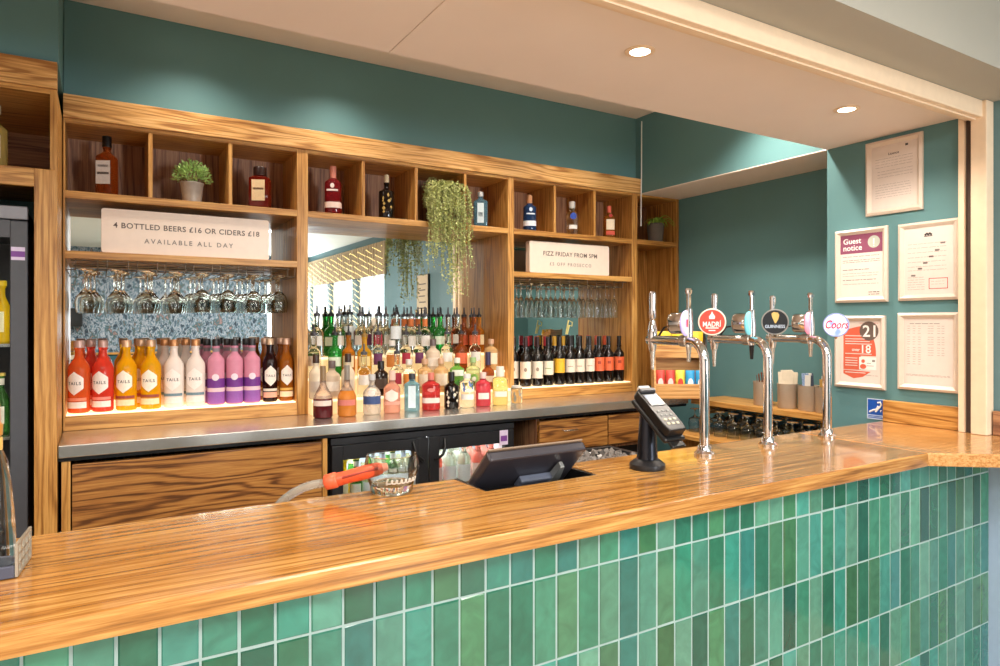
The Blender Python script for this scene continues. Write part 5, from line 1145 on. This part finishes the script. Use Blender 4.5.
for (lx, le) in ((1.22, 5), (1.72, 5)):
    lamp('fridge_light', 'AREA', (lx, fy0 + .12, .975), le, (.9, .96, 1), shape='RECTANGLE', size=.4, size_y=.06)
mid_ = at(429, YC + .03)
for (p, q_, hs_) in ((fx0 + .004, mid_ - .004, 1), (mid_ + .004, fx1 - .004, -1)):
    d = MB(); f_ = .055; y0, y1 = YC + .03, YC + .07
    d.box(p, p + f_, y0, y1, .1, .985, .003); d.box(q_ - f_, q_, y0, y1, .1, .985, .003); d.box(p + f_, q_ - f_, y0, y1, .1, .16); d.box(p + f_, q_ - f_, y0, y1, .915, .985)
    d = d.build('door', BLACKM, fr, world=True)
    MB().box(p + f_, q_ - f_, y0 + .016, y0 + .022, .16, .915).build('pane', PANE, d, world=True, smooth=False)
    hx = (q_ - .03) if hs_ > 0 else (p + .03)
    r = MB(); r.tube([(hx - .055 * hs_, y0 - .002, .97), (hx - .05 * hs_, y0 - .018, .93), (hx - .035 * hs_, y0 - .024, .895), (hx - .005 * hs_, y0 - .018, .872), (hx, y0 - .002, .868)], .008, 8); r.build('handle', BLACK, d, world=True)
m = MB(); m.box(fx0 + .06, fx1 - .06, fy0 + .012, fy0 + .026, .972, .984); m.build('light_strip', mat('fridge_led', 'ffffff', emis='eaf4ff', es=9., var=0), fr, world=True, smooth=False)
SHZ = .655
m = MB()
for y_ in [fy0 + .03 + k * .05 for k in range(10)]: m.tube([(fx0 + t_ + .006, y_, SHZ), (fx1 - t_ - .006, y_, SHZ)], .003, 5)
m.build('wire_shelf', STEEL, fr, world=True)
m = MB(); sx = at(503.5, YC + .03); m.box(sx - .026, sx + .026, YC + .026, YC + .0285, .905, .985); m.build('sticker', mat('white_sticker', 'd8c8e0', rough=.5), fr, world=True, smooth=False)
m = MB(); m.box(sx - .02, sx + .02, YC + .0248, YC + .0258, .925, .955); m.build('sticker_print', mat('purple_print', '7a3f92', rough=.5), fr, world=True, smooth=False)
FB = {'green': S('beer_bottle', .245, .031, ('beer_green', '4a8a3c', .6), rn=.0135, hb=.52, hs=.76, cap='d8c060', cap_h=.012, labels=[(.18, .46, .03, 'e8e4d8', 'band'), (.80, .93, .02, 'e8e4d8', 'neck')]),
      'clear': S('beer_bottle', .245, .031, ('cider_pale', 'd8d8b0', .8), rn=.0135, hb=.52, hs=.76, cap='c8c8cc', cap_h=.012, labels=[(.18, .46, .03, 'e6eaf0', 'band'), (.80, .93, .02, 'c8d4e8', 'neck')]),
      'yellow': S('beer_bottle', .25, .033, ('juice_yellow', 'e8c01c', .2), rn=.017, hb=.56, hs=.78, cap='e8c820', cap_h=.02, labels=[(.18, .5, .03, 'f0e8c0', 'band')]),
      'white_wine': S('wine_bottle', .300, .037, ('white_wine', 'd8dcc4', .8), rn=.0145, hb=.58, hs=.73, cap='d8dcdc', cap_h=.06, cap_r=.0152, labels=[(.18, .48, .044, 'eef0f0', 'band')]),
      'rose': S('wine_bottle', .300, .037, ('rose_wine', 'd8806c', .7), rn=.0145, hb=.58, hs=.73, cap='b8564c', cap_h=.06, cap_r=.0152, labels=[(.18, .48, .044, 'e8c8c0', 'band')])}
xs = [fx0 + .095 + .066 * i for i in range(7)]
for i, (X, k) in enumerate(zip(xs, ['yellow', 'green', 'clear', 'clear', 'green', 'clear', 'clear'])):
    for j, Y in enumerate((fy0 + .07, fy0 + .15)):
        place('f_' + k, FB[k], (X, Y, SHZ + .0035), radians(-24), '%s bottle behind the left fridge door, %s place from left, %s' % ({'yellow': 'bright yellow juice', 'green': 'green beer', 'clear': 'pale cider'}[k], ORD[i], ('front', 'back')[j]), 'bottles in the left half of the fridge')
xs = [mid_ + .092 + .086 * i for i in range(5)]
for i, (X, k) in enumerate(zip(xs, ['rose', 'white_wine', 'white_wine', 'rose', 'rose'])):
    for j, Y in enumerate((fy0 + .07, fy0 + .165)):
        place('f_' + k, FB[k], (X, Y, SHZ - (.06 if 0 else 0) + .0035), radians(-24), '%s wine bottle behind the right fridge door, %s place from left, %s' % ({'white_wine': 'clear white', 'rose': 'pink rose'}[k], ORD[i], ('front', 'back')[j]), 'bottles in the right half of the fridge')
# bottles and cups in the tall cooler at the left edge
for i, z in enumerate((.7625, 1.1325, 1.4925)):
    for j in range(3):
        k = ['clear', 'green', 'yellow'][(i + j) % 3]
        place('f_' + k, FB[k], (cx1 - .10 - .085 * j, 3.28, z), radians(-24), '%s bottle in the tall cooler, %s from its right side, %s shelf' % ({'yellow': 'bright yellow juice', 'green': 'green beer', 'clear': 'pale cider'}[k], ORD[j], ('lowest', 'middle', 'top')[i]), 'bottles in the tall cooler')
# ---- steel ice well behind the bar with a speckled ice bed
iw = thing('ice_well', 'steel bin heaped with grey crushed ice behind the bar', 'ice well', (2.05, 2.42, 0))
m = MB(); m.box(1.80, 1.83, 2.20, 2.75, .001, .92); m.box(2.30, 2.33, 2.20, 2.75, .001, .92); m.box(1.83, 2.30, 2.20, 2.23, .001, .92); m.box(1.83, 2.30, 2.72, 2.75, .001, .92); m.box(1.83, 2.30, 2.23, 2.72, .6, .62); m.build('bin', mat('dark_steel', '4a4a4c', rough=.4, metal=.7), iw, world=True, smooth=False)
m = MB(); rn = random.Random(9)
for i in range(420):
    m.box(-.012, .012, -.012, .012, -.012, .012, M=Matrix.Translation((rn.uniform(1.845, 2.285), rn.uniform(2.245, 2.705), rn.uniform(.88, .915))) @ Matrix.Rotation(rn.uniform(0, 3), 4, 'X') @ Matrix.Rotation(rn.uniform(0, 3), 4, 'Z'))
m.box(1.831, 2.299, 2.231, 2.719, .86, .885); o = m.build('crushed_ice', mat('grey_ice', '8a8480', rough=.25, trans=.3), iw, world=True, smooth=False); o['kind'] = 'stuff'
# ================================================================== CEILING LIGHTS
for i, (x, y) in enumerate(DOWN):
    d = thing('downlight', ['', '', '', 'recessed warm downlight in the bar ceiling, the one left of the other', 'recessed warm downlight in the bar ceiling, nearer the notices wall'][i] or 'recessed warm downlight over the left end of the bar, %s from the wall' % ORD[i], 'light', (x, y, 2.4748), 0, 'downlights over the bar')
    MB().lathe([(.034, -.004), (.044, -.006), (.050, -.003), (.050, 0), (.034, 0)], 28).build('trim_ring', CREAMW, d)
    MB().lathe([(0, -.003), (.034, -.003), (.034, -.001), (0, -.001)], 24).build('lens', mat('lit_lens', 'fff4e0', emis='fff0d8', es=9., var=0), d)
for i, (x, y) in enumerate(HIGH):
    d = thing('ceiling_spot', 'recessed spot in the high ceiling over the back bar, %s from left' % ORD[i], 'light', (x, y, 3.0155), 0, 'spots over the back bar')
    MB().lathe([(.034, -.004), (.044, -.006), (.050, -.003), (.050, 0), (.034, 0)], 24).build('trim_ring', CREAMW, d)
    MB().lathe([(0, -.003), (.034, -.003), (.034, -.001), (0, -.001)], 20).build('lens', mat('lit_lens', 'fff4e0', emis='fff0d8', es=9., var=0), d)
# thin white cable dropping down the corner beside the shelving
o = MB().tube([(XR - .006, 3.48, 2.98), (XR - .006, 3.482, 2.6), (XR - .010, 3.482, 2.44), (XR - .003, 3.49, 2.25)], .004, 6).build('cable', WHITE); tag(o, 'thin white cable running down the corner beside the shelving', 'cable')
# ================================================================== THE ROOM BEHIND THE CAMERA (seen in the mirrors)
for i, (a, b) in enumerate(WINS):
    m = MB(); n_ = 24
    for k in range(n_):
        y_ = a - .06 + (b - a + .12) * k / (n_ - 1); m.tube([(3.20, y_, 2.62), (3.20, y_, 1.0)], .0022, 4)
    o = m.build('light_string_curtain', mat('thin_wire', '8a8070', rough=.5)); tag(o, 'curtain of thin light strings over %s, seen in the mirror' % ('the window nearest the notices', 'the middle window', 'the farthest window')[i], 'string lights', 'light curtains at the windows', 'stuff')
    m = MB()
    for k in range(n_):
        y_ = a - .06 + (b - a + .12) * k / (n_ - 1)
        for z_ in range(16):
            m.sphere((3.195, y_ + .01 * sin(k * 7 + z_ * 3), 2.60 - .10 * z_ - .09 * ((k * 37 + z_ * 13) % 17) / 17), .007, 1)
    p = m.build('bulbs', mat('fairy_bulb', 'ffe8b0', emis='ffdf90', es=2.2, var=0), o); p['kind'] = 'stuff'
    m = MB(); 
    for k in range(13):
        y_ = a - .045 + (b - a + .09) * k / 12; y2 = a - .045 + (b - a + .09) * (k + .6) / 12
        m.box(3.215, 3.24, y_, y2, 2.22, 2.66)
    m.box(3.222, 3.234, a - .045, b + .045, 2.22, 2.66)
    o = m.build('pelmet_blind', mat('beige_blind', 'b9a384', rough=.8), smooth=False); tag(o, 'beige gathered blind above %s, seen in the mirror' % ('the window nearest the notices', 'the middle window', 'the farthest window')[i], 'blind', 'blinds above the windows')
mb_ = thing('menu_board', 'tall beige menu board on the teal wall, seen in the mirror', 'board', (XR - .001, .48, 1.72), radians(-90))
MB().box(-.16, .16, -.022, 0, -.42, .42, .003).build('backing', BLACK, mb_)
s_ = MB().box(-.15, .15, -.024, -.0222, -.41, .41).build('sheet', mat('beige_sheet', 'cbb595', rough=.7), mb_, smooth=False)
r = MB()
for k in range(9): r.rect(-.10 + .01 * (k % 3), .10 - .012 * (k % 2), .30 - .07 * k, .312 - .07 * k, -.0246)
r.build('menu_lines', DINK, s_, smooth=False)
bq = thing('banquette', 'long dark teal banquette along the patterned wall, seen in the mirror', 'sofa', (.6, -4.3, 0))
m = MB(); m.box(-2.4, 2.2, -4.55, -3.95, .001, .45, .03); m.build('seat', mat('teal_velvet', '234a52', rough=.8), bq, world=True)
m = MB(); m.box(-2.4, 2.2, -4.585, -4.44, .451, 1.08, .03); m.build('backrest', mat('teal_velvet', '234a52', rough=.8), bq, world=True)
m = MB(); m.box(-2.42, 2.22, -4.59, -4.42, 1.081, 1.11, .005); m.build('top_rail', OAK['X'], bq, world=True)
ch = thing('wooden_chair', 'light wooden chair in front of the banquette, seen in the mirror', 'chair', (.55, -3.3, 0.001))
m = MB(); m.box(-.21, .21, -.2, .22, .44, .47, .01); m.build('seat', OAK['X'], ch)
for sx in (-.18, .18):
    for sy in (-.17, .19): m = MB(); m.box(sx - .02, sx + .02, sy - .02, sy + .02, 0, .44, .004); m.build('leg', OAK['Z'], ch)
m = MB(); m.box(-.20, .20, .185, .215, .95, 1.12, .01); m.box(-.20, .20, .185, .215, .70, .78, .01); m.build('backrest', OAK['X'], ch)
for sx in (-.19, .19): m = MB(); m.box(sx - .02, sx + .02, .18, .22, .471, 1.12, .004); m.build('back_post', OAK['Z'], ch)
sp_ = MB().box(-.62, -.22, -4.595, -4.40, 1.52, 1.80, .01).build('wall_speaker', BLACK); tag(sp_, 'black speaker box on the patterned wall, seen in the mirror', 'speaker')
for o in list(bpy.data.objects):
    if o.type == 'EMPTY' and 'category' in o and not o.get('label'): print('NO LABEL', o.name)
